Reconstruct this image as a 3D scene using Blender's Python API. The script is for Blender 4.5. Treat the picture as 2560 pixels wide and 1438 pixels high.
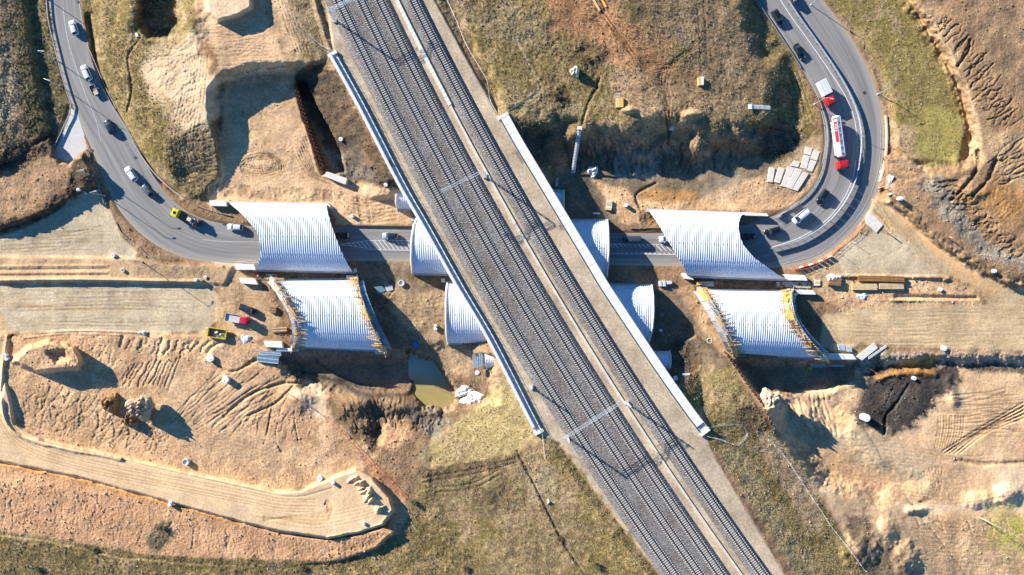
import bpy, bmesh, math, random
import numpy as np
from mathutils import Vector, Matrix
random.seed(7)
for o in list(bpy.data.objects): bpy.data.objects.remove(o, do_unlink=True)
SC = bpy.context.scene
C = SC.collection
R = math.radians
# ---------------------------------------------------------------- camera, sky, sun, exposure
HC = 210.0            # height of the drone above the road
S = 0.1125            # metres on the road per picture unit (picture is 2560 units wide)
cam = bpy.data.cameras.new('camera'); camo = bpy.data.objects.new('camera', cam); C.objects.link(camo)
camo.location = (0, 0, HC); camo.rotation_euler = (0, 0, 0)
cam.sensor_width = 36; cam.lens = 36*HC/(2560*S); cam.clip_start = 1; cam.clip_end = 5000
SC.camera = camo
SUN_EL = 20.0; SD = (0.824, -0.566)        # light travels this way over the ground
w = bpy.data.worlds.new('World'); SC.world = w; w.use_nodes = True
nt = w.node_tree; bg = nt.nodes['Background']
sky = nt.nodes.new('ShaderNodeTexSky'); sky.sky_type = 'NISHITA'; sky.sun_disc = False
sky.sun_elevation = R(SUN_EL); sky.sun_rotation = math.atan2(-SD[0], -SD[1])
sky.air_density = 1.0; sky.dust_density = 0.0; sky.ozone_density = 7.0
tint = nt.nodes.new('ShaderNodeHueSaturation'); tint.inputs['Saturation'].default_value = 1.1     # sky saturation raised to turn the shadows bluer, the same all round
nt.links.new(sky.outputs[0], tint.inputs['Color']); nt.links.new(tint.outputs[0], bg.inputs[0]); bg.inputs[1].default_value = 0.084
sl = bpy.data.lights.new('sun', 'SUN'); slo = bpy.data.objects.new('sun', sl); C.objects.link(slo)
sl.energy = 5.0; sl.angle = R(0.5); sl.color = (1.0, 0.94, 0.85)
d = Vector((SD[0]*math.cos(R(SUN_EL)), SD[1]*math.cos(R(SUN_EL)), -math.sin(R(SUN_EL))))
slo.rotation_euler = d.to_track_quat('-Z', 'Y').to_euler(); slo.location = (-100, 80, 120)
SC.view_settings.view_transform = 'Standard'; SC.view_settings.look = 'None'
SC.view_settings.exposure = 1.2; SC.view_settings.gamma = 1.0
SC.render.engine = 'CYCLES'
SC.render.resolution_x = 1024; SC.render.resolution_y = 575

def P(u, v, z=0.0):
    """survey point: picture column u, row v of something standing at height z -> metres"""
    k = S*(HC-z)/HC
    return Vector(((u-1280)*k, (719-v)*k, z))

# ---------------------------------------------------------------- materials
MATS = {}
def mat(name, col, rough=0.7, metal=0.0, var=0.0, vscale=3.0, col2=None, bump=0.0, bscale=8.0, spec=0.5, coat=0.0):
    if name in MATS: return MATS[name]
    m = bpy.data.materials.new(name); m.use_nodes = True; n = m.node_tree; b = n.nodes['Principled BSDF']
    b.inputs['Roughness'].default_value = rough; b.inputs['Metallic'].default_value = metal
    b.inputs['Specular IOR Level'].default_value = spec
    if coat: b.inputs['Coat Weight'].default_value = coat; b.inputs['Coat Roughness'].default_value = 0.08
    c = (*col, 1)
    if var or col2:
        tc = n.nodes.new('ShaderNodeTexCoord'); ns = n.nodes.new('ShaderNodeTexNoise')
        ns.inputs['Scale'].default_value = vscale; ns.inputs['Detail'].default_value = 5; ns.inputs['Roughness'].default_value = 0.65
        n.links.new(tc.outputs['Object'], ns.inputs['Vector'])
        rp = n.nodes.new('ShaderNodeValToRGB'); rp.color_ramp.elements[0].position = 0.3; rp.color_ramp.elements[1].position = 0.7
        k = col2 if col2 else tuple(x*(1-var) for x in col); k2 = col if col2 else tuple(min(1, x*(1+var)) for x in col)
        rp.color_ramp.elements[0].color = (*k, 1); rp.color_ramp.elements[1].color = (*k2, 1)
        n.links.new(ns.outputs['Fac'], rp.inputs['Fac']); n.links.new(rp.outputs['Color'], b.inputs['Base Color'])
        if bump:
            bp = n.nodes.new('ShaderNodeBump'); bp.inputs['Strength'].default_value = bump; bp.inputs['Distance'].default_value = 0.1
            n2 = n.nodes.new('ShaderNodeTexNoise'); n2.inputs['Scale'].default_value = bscale; n2.inputs['Detail'].default_value = 4
            n.links.new(tc.outputs['Object'], n2.inputs['Vector']); n.links.new(n2.outputs['Fac'], bp.inputs['Height'])
            n.links.new(bp.outputs['Normal'], b.inputs['Normal'])
    else:
        b.inputs['Base Color'].default_value = c
    MATS[name] = m; return m

# ---------------------------------------------------------------- mesh building
class MB:
    def __init__(s): s.v = []; s.f = []
    def box(s, c, d, rz=0.0, rot=None):
        """centre, full dimensions"""
        x, y, z = d[0]/2, d[1]/2, d[2]/2; i = len(s.v)
        m = rot if rot is not None else Matrix.Rotation(rz, 3, 'Z')
        for a in (-1, 1):
            for b in (-1, 1):
                for e in (-1, 1):
                    s.v.append(tuple(Vector(c) + m @ Vector((a*x, b*y, e*z))))
        for q in ((0,1,3,2),(4,6,7,5),(0,4,5,1),(2,3,7,6),(0,2,6,4),(1,5,7,3)): s.f.append(tuple(i+k for k in q))
        return s
    def bar(s, a, b, w, h=None):
        """square bar from a to b"""
        a = Vector(a); b = Vector(b); dd = b-a; L = dd.length
        if L < 1e-6: return s
        q = dd.to_track_quat('X', 'Z').to_matrix()
        return s.box((a+b)/2, (L, w, h or w), rot=q)
    def tube(s, a, b, r, n=8, r2=None, caps=True):
        a = Vector(a); b = Vector(b); q = (b-a).to_track_quat('Z', 'Y').to_matrix(); r2 = r if r2 is None else r2; i = len(s.v)
        for p, rr in ((a, r), (b, r2)):
            for k in range(n):
                t = 2*math.pi*k/n; s.v.append(tuple(p + q @ Vector((rr*math.cos(t), rr*math.sin(t), 0))))
        for k in range(n): s.f.append((i+k, i+(k+1)%n, i+n+(k+1)%n, i+n+k))
        if caps: s.f.append(tuple(i+k for k in range(n-1, -1, -1))); s.f.append(tuple(i+n+k for k in range(n)))
        return s
    def loft(s, rings, close=True, caps=True):
        i = len(s.v); n = len(rings[0])
        for r in rings: s.v.extend(tuple(p) for p in r)
        for j in range(len(rings)-1):
            for k in range(n if close else n-1):
                s.f.append((i+j*n+k, i+j*n+(k+1)%n, i+(j+1)*n+(k+1)%n, i+(j+1)*n+k))
        if caps and close:
            s.f.append(tuple(i+k for k in range(n-1, -1, -1))); s.f.append(tuple(i+(len(rings)-1)*n+k for k in range(n)))
        return s
    def lathe(s, c, prof, n=20):
        c = Vector(c)
        return s.loft([[c+Vector((r*math.cos(2*math.pi*k/n), r*math.sin(2*math.pi*k/n), z)) for k in range(n)] for r, z in prof], True, True)
    def prism(s, pts, z0, z1):
        i = len(s.v); n = len(pts)
        for p in pts: s.v.append((p[0], p[1], z0))
        for p in pts: s.v.append((p[0], p[1], z1))
        for k in range(n): s.f.append((i+k, i+(k+1)%n, i+n+(k+1)%n, i+n+k))
        s.f.append(tuple(i+k for k in range(n-1, -1, -1))); s.f.append(tuple(i+n+k for k in range(n)))
        return s
    def sweep(s, path, w, h, up=(0, 0, 1)):
        """rectangular strip along a 3-D path (path is the bottom centre)"""
        rings = []
        for j, p in enumerate(path):
            p = Vector(p); t = Vector(path[min(j+1, len(path)-1)]) - Vector(path[max(j-1, 0)]); t.z = 0
            t = t.normalized() if t.length > 1e-6 else Vector((1, 0, 0)); nn = Vector((-t.y, t.x, 0))
            rings.append([p+nn*w/2, p-nn*w/2, p-nn*w/2+Vector((0,0,h)), p+nn*w/2+Vector((0,0,h))])
        return s.loft(rings)
    def pipe(s, path, r, n=6):
        rings = []
        for j, p in enumerate(path):
            p = Vector(p); t = Vector(path[min(j+1, len(path)-1)]) - Vector(path[max(j-1, 0)])
            q = t.to_track_quat('Z', 'Y').to_matrix()
            rings.append([p + q @ Vector((r*math.cos(2*math.pi*k/n), r*math.sin(2*math.pi*k/n), 0)) for k in range(n)])
        return s.loft(rings)
    def mesh(s, name, m=None, smooth=False, flip=True):
        me = bpy.data.meshes.new(name); me.from_pydata(s.v, [], s.f)
        bm = bmesh.new(); bm.from_mesh(me); bmesh.ops.recalc_face_normals(bm, faces=bm.faces); bm.to_mesh(me); bm.free()
        if m: me.materials.append(m)
        if smooth: me.polygons.foreach_set('use_smooth', [True]*len(me.polygons))
        return me
    def obj(s, name, m=None, parent=None, smooth=False, loc=None):
        return link(name, s.mesh(name, m, smooth), parent, loc)
def link(name, me, parent=None, loc=None, rz=0.0):
    o = bpy.data.objects.new(name, me); C.objects.link(o)
    if parent is not None: o.parent = parent
    if loc is not None: o.location = loc
    if rz: o.rotation_euler = (0, 0, rz)
    return o
def tag(o, label, cat, group=None):
    o['label'] = label; o['category'] = cat
    if group: o['group'] = group
    return o
def thing(name, label, cat, loc=(0,0,0), rz=0.0, group=None):
    o = bpy.data.objects.new(name, None); C.objects.link(o); o.empty_display_size = 0.5
    o.location = loc; o.rotation_euler = (0, 0, rz); return tag(o, label, cat, group)
def struct(o, kind='structure'): o['kind'] = kind; return o
def copy_tree(o, parent=None):
    c = o.copy(); C.objects.link(c); c.parent = parent
    for ch in list(o.children): copy_tree(ch, c)
    return c
def crv(pts, n=8):
    """Catmull-Rom through 2-D points"""
    p = [Vector((a[0], a[1])) for a in pts]; p = [2*p[0]-p[1]] + p + [2*p[-1]-p[-2]]; out = []
    for i in range(1, len(p)-2):
        for k in range(n):
            t = k/n
            out.append(0.5*((2*p[i]) + (p[i+1]-p[i-1])*t + (2*p[i-1]-5*p[i]+4*p[i+1]-p[i+2])*t*t + (3*p[i]-p[i-1]-3*p[i+1]+p[i+2])*t**3))
    out.append(p[-2]); return out
# ---------------------------------------------------------------- terrain: one height field surveyed over the site
f4 = np.float32
def axis(lo, hi, step, far):
    a = list(np.arange(lo, hi+1, step)); x = step; l = lo; h = hi; pre = []; post = []
    while l > -far:
        x *= 1.35; l -= x; pre.append(l)
    x = step; h = a[-1]
    while h < far+2000:
        x *= 1.35; h += x; post.append(h)
    return np.array(pre[::-1]+a+post, dtype=f4)
us = axis(-50, 2610, 2.0, 7000); vs = axis(-50, 1490, 2.0, 7000)
NX, NY = len(us), len(vs)
U, V = np.meshgrid(us, vs)
def perlin(sc, seed, su=1.0, sv=1.0, UU=None, VV=None):
    rs = np.random.RandomState(seed); n = 256
    g = rs.rand(n, n).astype(f4)*2*np.pi; gx, gy = np.cos(g), np.sin(g)
    if UU is None: x = (us/(sc*su))[None, :]; y = (vs/(sc*sv))[:, None]
    else: x = UU/(sc*su); y = VV/(sc*sv)
    xi = np.floor(x).astype(int); yi = np.floor(y).astype(int); xf = (x-xi).astype(f4); yf = (y-yi).astype(f4)
    a, b = xi % n, (xi+1) % n; c, d = yi % n, (yi+1) % n
    sx = xf*xf*xf*(xf*(xf*6-15)+10); sy = yf*yf*yf*(yf*(yf*6-15)+10)
    n00 = gx[c, a]*xf+gy[c, a]*yf; n10 = gx[c, b]*(xf-1)+gy[c, b]*yf
    n01 = gx[d, a]*xf+gy[d, a]*(yf-1); n11 = gx[d, b]*(xf-1)+gy[d, b]*(yf-1)
    return ((n00*(1-sx)+n10*sx)*(1-sy)+(n01*(1-sx)+n11*sx)*sy).astype(f4)*1.6
N240 = perlin(240, 1); N90 = perlin(90, 2); N40 = perlin(40, 3); N20 = perlin(20, 4); N10 = perlin(10, 5); N5 = perlin(5.5, 6); N3 = perlin(3.3, 16)
M60 = perlin(60, 7); M25 = perlin(25, 8); M12 = perlin(12, 9); M6 = perlin(6, 10)
WARP = 0.55*N40+0.35*N20+0.25*N10+0.12*N5
WSOFT = 0.6*N90+0.5*N40+0.12*N20
FB = 0.5*M60+0.35*M25+0.25*M12                       # colour mixing field
CL = 0.28*N10+0.42*N5+0.55*N3                         # clumps (grass, rubble)
LU = 0.6*M25+0.4*M12                                  # lumps
Z = np.full((NY, NX), 0.3, f4)
COL = np.zeros((NY, NX, 3), f4); R1 = np.zeros((NY, NX), f4); R2 = np.zeros((NY, NX), f4); VG = np.zeros((NY, NX), f4); CV = np.zeros((NY, NX), f4)
def win(pts, m):
    p = np.array(pts, float); u0, v0 = p.min(0)-m; u1, v1 = p.max(0)+m
    return (slice(max(0, np.searchsorted(vs, v0)-1), np.searchsorted(vs, v1)+1), slice(max(0, np.searchsorted(us, u0)-1), np.searchsorted(us, u1)+1))
def sdist(poly, m, closed=True, w=None):
    w = win(poly, m) if w is None else w; x, y = U[w], V[w]; dmin = np.full(x.shape, 1e12, f4); ins = np.zeros(x.shape, bool); n = len(poly)
    for i in range(n if closed else n-1):
        ax, ay = poly[i]; bx, by = poly[(i+1) % n]; ex, ey = bx-ax, by-ay; L = ex*ex+ey*ey
        if L < 1e-9: continue
        t = np.clip(((x-ax)*ex+(y-ay)*ey)/L, 0, 1); dx = x-ax-t*ex; dy = y-ay-t*ey
        np.minimum(dmin, dx*dx+dy*dy, out=dmin)
        if closed and ay != by:
            k = ((ay > y) != (by > y)) & (x < ex*(y-ay)/ey+ax); ins ^= k
    dmin = np.sqrt(dmin)
    if closed: dmin[ins] *= -1
    return w, dmin
def sm(t): t = np.clip(t, 0, 1); return t*t*(3-2*t)
def lev(z, w):
    """constant, or (z0, (u0,v0), z1, (u1,v1)) for a sloping level"""
    if not isinstance(z, tuple): return z
    z0, a, z1, b = z; ex, ey = b[0]-a[0], b[1]-a[1]
    return z0+(z1-z0)*np.clip(((U[w]-a[0])*ex+(V[w]-a[1])*ey)/(ex*ex+ey*ey), 0, 1)
def plate(poly, z, w=20, warp=8, mode='set', soft=False):
    wn, d = sdist(poly, w+abs(warp)+4); d = d+warp*(WSOFT if soft else WARP)[wn]; f = sm(0.5-d/w); n = Z[wn]*(1-f)+lev(z, wn)*f
    Z[wn] = n if mode == 'set' else np.maximum(Z[wn], n) if mode == 'max' else np.minimum(Z[wn], n)
def bank(line, z0, m, zmin=0.3, reach=200, warp=6):
    wn, d = sdist(line, reach, False); d = np.maximum(0, d+warp*WARP[wn]); z = z0-m*d
    Z[wn] = np.where(z > zmin, np.maximum(Z[wn], z), Z[wn])
def mound(u, v, ru, rv, h, rot=0.0, p=1.0, warp=0.25):
    m = max(ru, rv)*1.5; wn = win([(u, v)], m); a = math.radians(rot); x = U[wn]-u; y = V[wn]-v
    q = np.sqrt(((x*math.cos(a)+y*math.sin(a))/ru)**2+((-x*math.sin(a)+y*math.cos(a))/rv)**2)+warp*WARP[wn]
    Z[wn] += h*sm(np.clip(1-q, 0, 1)*p)
def stroke(pts, w, dz=0.0, col=None, op=1.0, warp=0.0, curve=True, rough=None):
    q = [tuple(a) for a in crv(pts, 5)] if curve and len(pts) > 2 else pts
    wn, d = sdist(q, w*2.2+abs(warp)+3, False)
    if warp: d = np.abs(d+warp*WARP[wn])
    g = np.exp(-(d/w)**2)
    if dz: Z[wn] += dz*g
    if col is not None: COL[wn] = COL[wn]*(1-(g*op)[..., None])+np.array(col, f4)*(g*op)[..., None]
def offset(pts, o):
    q = []
    for j, p in enumerate(pts):
        a = pts[max(j-1, 0)]; b = pts[min(j+1, len(pts)-1)]; tx, ty = b[0]-a[0], b[1]-a[1]; L = math.hypot(tx, ty) or 1
        q.append((p[0]-ty/L*o, p[1]+tx/L*o))
    return q
def tracks(pts, n=2, off=7.0, w=1.6, dz=-0.12, col=None, op=0.5):
    c = [tuple(a) for a in crv(pts, 6)]
    for k in range(n): stroke(offset(c, (k-(n-1)/2)*off*2), w, dz, col, op, curve=False)
def comb(A, B, n, w=3.0, dz=-0.5, col=None, op=0.5, wig=5.0, seed=1, jl=0.25):
    rd = random.Random(seed); A = crv(A, 10); B = crv(B, 10)
    def at(c, t): i = min(int(t*(len(c)-1)), len(c)-2); f = t*(len(c)-1)-i; return c[i]*(1-f)+c[i+1]*f
    for k in range(n):
        t = (k+rd.uniform(-.3, .3)+.5)/n; t = min(max(t, 0), 1); a = at(A, t); b = at(B, min(max(t+rd.uniform(-.03, .03), 0), 1))
        s0 = rd.uniform(0, jl); s1 = 1-rd.uniform(0, jl); p = []
        for j in range(6):
            f = s0+(s1-s0)*j/5; q = a*(1-f)+b*f; p.append((q[0]+rd.uniform(-wig, wig), q[1]+rd.uniform(-wig, wig)))
        stroke(p, w*rd.uniform(.7, 1.3), dz*rd.uniform(.5, 1.2), col, op)
ZON = {
 'dirtroad': ((.650,.445,.275), (.570,.385,.235), .02, .03, .4),
 'shoulder': ((.520,.430,.325), (.430,.350,.262), .05, .04, .7),  # colour a, colour b, clump height, lump height, colour contrast
 'grass': ((.330,.245,.125), (.150,.115,.056), .15, .10, 1.1),
 'grassd': ((.205,.162,.086), (.098,.080,.044), .15, .10, 1.0),
 'grassg': ((.250,.195,.092), (.175,.138,.062), .10, .08, .8),
 'lime': ((.330,.275,.120), (.265,.218,.092), .07, .05, .5),
 'dry': ((.420,.335,.190), (.290,.228,.122), .13, .08, .9),
 'scrub': ((.320,.238,.158), (.165,.126,.080), .16, .12, 1.0),
 'pale':    ((.410,.345,.250), (.240,.190,.125), .18, .18, 1.0),
 'brown': ((.320,.215,.140), (.220,.148,.096), .11, .12, .8),
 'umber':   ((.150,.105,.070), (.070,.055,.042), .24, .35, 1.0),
 'red': ((.430,.250,.150), (.290,.170,.102), .12, .10, .8),
 'sand': ((.640,.455,.305), (.540,.372,.242), .06, .06, .6),
 'sandr': ((.640,.440,.285), (.490,.325,.205), .10, .08, .9),
 'sandp': ((.760,.590,.420), (.660,.495,.345), .04, .04, .5),
 'ramp': ((.700,.520,.350), (.650,.475,.315), .015, .02, .4),
 'orange': ((.690,.435,.275), (.560,.335,.205), .13, .06, .7),
 'ochre':   ((.560,.300,.120), (.470,.250,.100), .10, .10, .5),
 'gravel': ((.540,.450,.330), (.455,.375,.272), .02, .03, .5),
 'gravely': ((.560,.430,.285), (.480,.365,.240), .02, .03, .5),
 'track': ((.560,.400,.262), (.460,.325,.210), .05, .06, .6),
 'dark': ((.095,.080,.066), (.045,.040,.035), .14, .12, .9),
 'grey':    ((.340,.310,.260), (.200,.185,.155), .20, .30, 1.0),
 'mud':     ((.260,.200,.140), (.170,.130,.092), .07, .12, .7),
 'tan': ((.490,.360,.240), (.350,.250,.165), .10, .10, .8),
}
VEG = {'grass','grassd','grassg','dry','scrub'}
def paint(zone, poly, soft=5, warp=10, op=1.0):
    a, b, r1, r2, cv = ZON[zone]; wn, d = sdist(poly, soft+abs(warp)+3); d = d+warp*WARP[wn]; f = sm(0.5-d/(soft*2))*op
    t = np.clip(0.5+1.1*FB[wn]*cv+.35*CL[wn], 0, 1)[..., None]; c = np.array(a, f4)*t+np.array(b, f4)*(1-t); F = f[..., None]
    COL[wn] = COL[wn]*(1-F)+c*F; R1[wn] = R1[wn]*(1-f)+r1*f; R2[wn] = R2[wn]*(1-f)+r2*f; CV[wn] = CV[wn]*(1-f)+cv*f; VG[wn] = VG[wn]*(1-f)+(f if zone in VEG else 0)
B = 9000
# ---- heights (metres above the road)
plate([(-B,-B),(62,-B),(62,0),(85,150),(105,255),(120,310),(108,348),(50,392),(0,418),(-B,600)], (2.0,(105,300),5.0,(-60,330)), 26, 6)
plate([(-B,420),(0,400),(60,370),(122,345),(150,405),(205,385),(228,420),(236,462),(195,482),(110,533),(50,556),(0,570),(-B,700)], 2.5, 14, 6, 'max')
plate([(240,-B),(240,0),(256,150),(288,230),(334,320),(384,400),(442,462),(500,486),(535,470),(545,430),(535,330),(530,230),(560,190),(640,170),(720,170),(770,170),(830,160),(830,-100),(760,-B)], (1.0,(250,250),5.6,(560,200)), 36, 6)
plate([(420,300),(560,270),(565,500),(440,490)], (5.0,(500,285),1.4,(500,430)), 60, 10, 'min')
plate([(660,-B),(700,0),(740,120),(800,150),(860,150),(860,-B)], 7.4, 70, 8, 'max')
mound(325,30,40,70,1.6); mound(480,60,50,90,1.2)
plate([(346,-120),(452,-120),(452,60),(420,90),(372,90),(348,60)], -1.2, 22, 6, 'min')
plate([(500,-60),(625,-60),(630,20),(600,38),(545,54),(520,30)], 8.2, 12, 3, 'max')
plate([(566,215),(590,200),(640,190),(700,186),(722,196),(735,235),(760,320),(790,400),(815,445),(830,520),(520,520),(525,470),(548,440),(550,350),(548,270)], (2.4,(640,200),0.6,(640,440)), 16, 7, 'min')
plate([(520,470),(560,440),(800,440),(1010,470),(1010,560),(520,560)], 0.5, 20, 4, 'min')
plate([(742,205),(778,205),(822,285),(852,365),(862,430),(806,436),(778,345),(748,260)], -3.0, 12, 4, 'min')
# railway embankment
RW = [(815,-B),(815,0),(835,137),(950,352),(1040,520),(1150,722),(1250,905),(1348,1085),(1400,1110),(1500,1245),(1650,1438),(B,9000),(B,8400),(1962,1438),(1778,1130),(1765,1090),(1700,990),(1610,862),(1506,705),(1394,520),(1300,362),(1244,285),(1162,140),(1086,0),(1086,-B)]
bank([(700,-300),(815,100),(836,140),(985,430)], 8.3, .085, 0.3, 120)
bank([(1262,930),(1348,1083)], 8.3, .06, -1.5, 180)
bank([(1250,290),(1325,400)], 8.3, .09, 0.3, 110)
bank([(1705,985),(1770,1090)], 8.3, .07, -1.0, 160)
# south of the site first: general levels
plate([(-B,835),(600,835),(700,890),(820,960),(1000,1010),(1100,1040),(1240,1100),(1400,1140),(1700,1500),(1700,B),(-B,B)], (0.8,(300,850),-1.5,(300,1400)), 20, 6)
bank([(1360,1100),(1480,1260),(1660,1490),(1900,1800)], 8.2, .03, -1.5, 330, 7)
plate([(1790,1120),(2000,1440),(2400,2000),(B,B),(B,900),(2150,900),(1990,965),(1930,985),(1850,930),(1780,920),(1760,1000)], (1.0,(1760,1000),-2.0,(2100,1100)), 30, 8)
bank([(1765,1095),(1780,1130),(1962,1438),(2400,2000)], 8.2, .028, -1.8, 330, 5)
# north-east hill
plate([(1070,-B),(1070,0),(1140,110),(1236,278),(1300,318),(1380,322),(1440,350),(1510,340),(1580,366),(1650,330),(1690,334),(1740,362),(1800,352),(1860,362),(1915,335),(1950,290),(1940,235),(1950,190),(1915,135),(1885,70),(1845,-20),(1770,-B)], (8.8,(1600,200),4.6,(1945,150)), 104, 34, 'max', True)
plate([(1060,-B),(1060,0),(1130,140),(1215,285),(1265,300),(1300,290),(1240,190),(1180,60),(1170,-B)], 7.7, 30, 4, 'max')
plate(RW, 8.25, 10, 0)
stroke([(1118,0),(1170,110),(1225,210),(1240,280)], 14, -.7)
# east side
plate([(2075,-B),(2062,0),(2142,70),(2205,180),(2230,270),(2234,360),(2262,405),(2400,415),(2425,330),(2380,200),(2262,0),(2262,-B)], (1.0,(2100,200),2.6,(2400,150)), 30, 4)
plate([(2275,-B),(2275,0),(2345,120),(2402,230),(2432,340),(2440,400),(2340,425),(2262,440),(2222,440),(2214,500),(2262,530),(2335,600),(2425,655),(2520,705),(2640,725),(3000,740),(B,740),(B,-B)], (3.0,(2290,420),8.5,(2700,100)), 50, 10)
plate([(2215,395),(2245,390),(2300,420),(2300,480),(2250,500),(2205,470)], 2.4, 16, 6, 'max')
# excavations and heaps in the south
plate([(690,893),(1000,893),(1082,895),(1100,930),(1150,1000),(1110,1035),(1035,1010),(960,985),(840,978),(760,962)], -3.6, 46, 8, 'min')
plate([(1000,880),(1110,860),(1230,900),(1240,1000),(1160,1010),(1090,940)], -0.6, 30, 8, 'min')
plate([(1845,908),(2140,908),(2118,955),(2050,985),(1960,990),(1890,970)], -3.6, 26, 6, 'min')
plate([(1930,985),(2000,965),(2110,1000),(2120,1080),(2200,1160),(2300,1200),(2200,1250),(2060,1200),(1960,1080)], -3.0, 60, 8, 'min')
plate([(1690,860),(1740,840),(1830,905),(1840,960),(1930,1070),(2010,1180),(2100,1320),(2160,1438),(2300,1700),(1990,1700),(1960,1438),(1800,1130),(1770,1090),(1740,1020)], (2.5,(1780,960),0.2,(2080,1350)), 8, 2, 'max')
plate([(30,905),(70,868),(120,852),(185,868),(205,900),(196,922),(150,926),(95,930)], 4.4, 14, 6, 'max')
plate([(118,880),(160,876),(172,895),(140,908)], 3.0, 14, 4, 'min')
mound(350,1022,34,30,2.6)
plate([(0,1000),(12,960),(22,985),(36,1060),(110,1102),(300,1142),(470,1182),(620,1212),(690,1230),(750,1226),(800,1206),(850,1186),(890,1172),(932,1196),(976,1246),(984,1276),(958,1312),(900,1332),(820,1346),(700,1330),(600,1305),(420,1255),(200,1195),(0,1155),(-B,900),(-B,800)], 1.3, 10, 2)
plate([(-B,960),(0,1158),(200,1198),(420,1258),(600,1308),(700,1333),(820,1350),(900,1336),(960,1318),(985,1330),(940,1370),(850,1402),(700,1420),(500,1412),(300,1395),(100,1350),(0,1340),(-B,1300)], (.8,(440,1262),-2.0,(420,1410)), 6, 2)
rm = random.Random(17)
for k in range(20):
    f = rm.random(); mound(884+64*f+rm.uniform(-14,14), 1190+96*f+rm.uniform(-10,10), rm.uniform(9,19), rm.uniform(3.5,7), rm.uniform(.4,.9), rm.uniform(-60,-15), 1.3)
stroke([(890,1172),(932,1196),(976,1246),(984,1276),(958,1312)], 7, .3)
stroke([(820,1346),(900,1332),(958,1312)], 4, .7)
plate([(2120,1000),(2160,950),(2200,930),(2300,930),(2340,960),(2320,1010),(2280,1060),(2230,1085),(2150,1060)], -1.3, 50, 14, 'max')
stroke([(2190,952),(2230,938),(2290,930),(2340,938)], 7, .7, None, 0, 6)
stroke([(2372,950),(2385,1005)], 14, 1.0)
mound(2012,1040,50,60,1.2); mound(1928,1000,26,28,2.4)
for a,b,c,d,e in ((1575,275,30,14,1.5),(1730,285,40,16,1.6),(1440,180,16,14,1.3),(2150,1375,60,60,2.0),(2215,1330,40,60,1.4),(2265,1400,50,60,2.2),(2450,1250,60,30,1.5),(2520,1240,45,40,2.2),(2290,1275,40,16,1.5),(225,425,25,30,1.2),(205,440,25,30,1.0),(1080,1010,30,40,1.0),(900,1010,70,40,2.2),(1000,1010,60,40,1.8),(940,1080,30,40,-2.2),(740,1000,60,50,1.2),(2420,480,60,40,1.5)):
    mound(a,b,c,d,e)
plate([(-60,640),(0,640),(330,643),(420,660),(590,662),(560,712),(300,705),(-60,712),(-B,712),(-B,640)], 0.9, 12, 3)
for v0,a in ((664,.16),(673,-.2),(681,.14),(688,-.2)): stroke([(-60,v0+3),(120,v0+1),(270,v0)], 2.6, a)
stroke([(0,701),(200,699),(480,704),(500,700)], 3.5, .7)
stroke([(2222,505),(2262,530),(2335,598),(2425,655),(2520,705),(2640,728)], 5, .7, None, 0, 4)
stroke([(2080,690),(2350,694),(2360,700)], 4, .7); stroke([(2240,742),(2440,746)], 5, -.7); stroke([(2230,752),(2450,757)], 4, .5)
# ---- level ground for the carriageways
ROADW = crv([(160,-400),(158,-60),(160,0),(174,100),(198,190),(232,270),(272,345),(306,415),(345,490),(400,550),(470,590),(550,607),(650,612),(760,612)], 6)
RWW = [78,78,80,80,84,92,104,112,120,118,112,100,94,92]
ROADE = crv([(760,611),(850,610),(1000,612),(1280,617),(1600,624),(1750,622),(1850,616),(1922,608),(1977,596),(2032,570),(2083,523),(2117,470),(2131,407),(2137,345),(2130,280),(2108,210),(2062,125),(2005,45),(1955,-20),(1860,-180)], 6)
REW = [88,88,86,84,84,88,102,128,142,146,149,150,148,148,148,148,146,140,138,138]
def ribbon(cl, wid, n=6):
    k = np.interp(np.arange(len(cl))/n, np.arange(len(wid)), wid); L = []; Rr = []
    for j, p in enumerate(cl):
        t = (cl[min(j+1, len(cl)-1)]-cl[max(j-1, 0)]).normalized(); nn = Vector((-t.y, t.x)); L.append(p-nn*k[j]/2); Rr.append(p+nn*k[j]/2)
    return L, Rr
WL, WR_ = ribbon(ROADW, RWW); EL, ER = ribbon(ROADE, REW)
stroke([(222,40),(240,150),(264,225),(302,305),(346,380),(396,446),(450,488)], 7, -1.2)
polyW = [tuple(p) for p in WL+WR_[::-1]]; polyE = [tuple(p) for p in EL+ER[::-1]]
plate(polyW, 0.0, 10, 0); plate(polyE, 0.0, 10, 0)
plate([(172,262),(200,300),(218,372),(172,412),(130,392)], 0.0, 10, 0)
plate([(560,500),(900,500),(1300,480),(1300,560),(560,560)], 0.3, 18, 4, 'min')
plate([(1410,470),(1600,480),(1920,500),(1990,480),(2040,420),(2062,380),(2062,470),(1960,540),(1600,560),(1410,560)], 0.3, 24, 6, 'min')
for q in ([(-B,645),(0,592),(60,572),(120,543),(195,492),(245,476),(266,512),(302,592),(342,632),(336,644),(0,638),(-B,638)], [(-B,712),(0,712),(300,707),(520,713),(545,740),(540,800),(510,828),(300,830),(50,830),(0,818),(-B,830)], [(2060,760),(2300,752),(2560,748),(B,748),(B,880),(2560,875),(2330,870),(2150,858),(2110,880),(2060,870)]):
    plate(q, 0.25, 12, 2)
plate([(2180,496),(2222,514),(2282,566),(2342,617),(2412,672),(2474,716),(2560,746),(2900,760),(2900,880),(2560,870),(2500,780),(2370,690),(2110,688),(2090,640),(2140,585),(2178,548)], 0.3, 10, 2)
plate(RW, 8.25, 8, 0)
plate([(1018,880),(1045,884),(1080,902),(1110,932),(1132,970),(1142,998),(1126,1018),(1085,1024),(1055,1012),(1040,980),(1030,940),(1020,905)], -4.4, 18, 13, "min")
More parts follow.
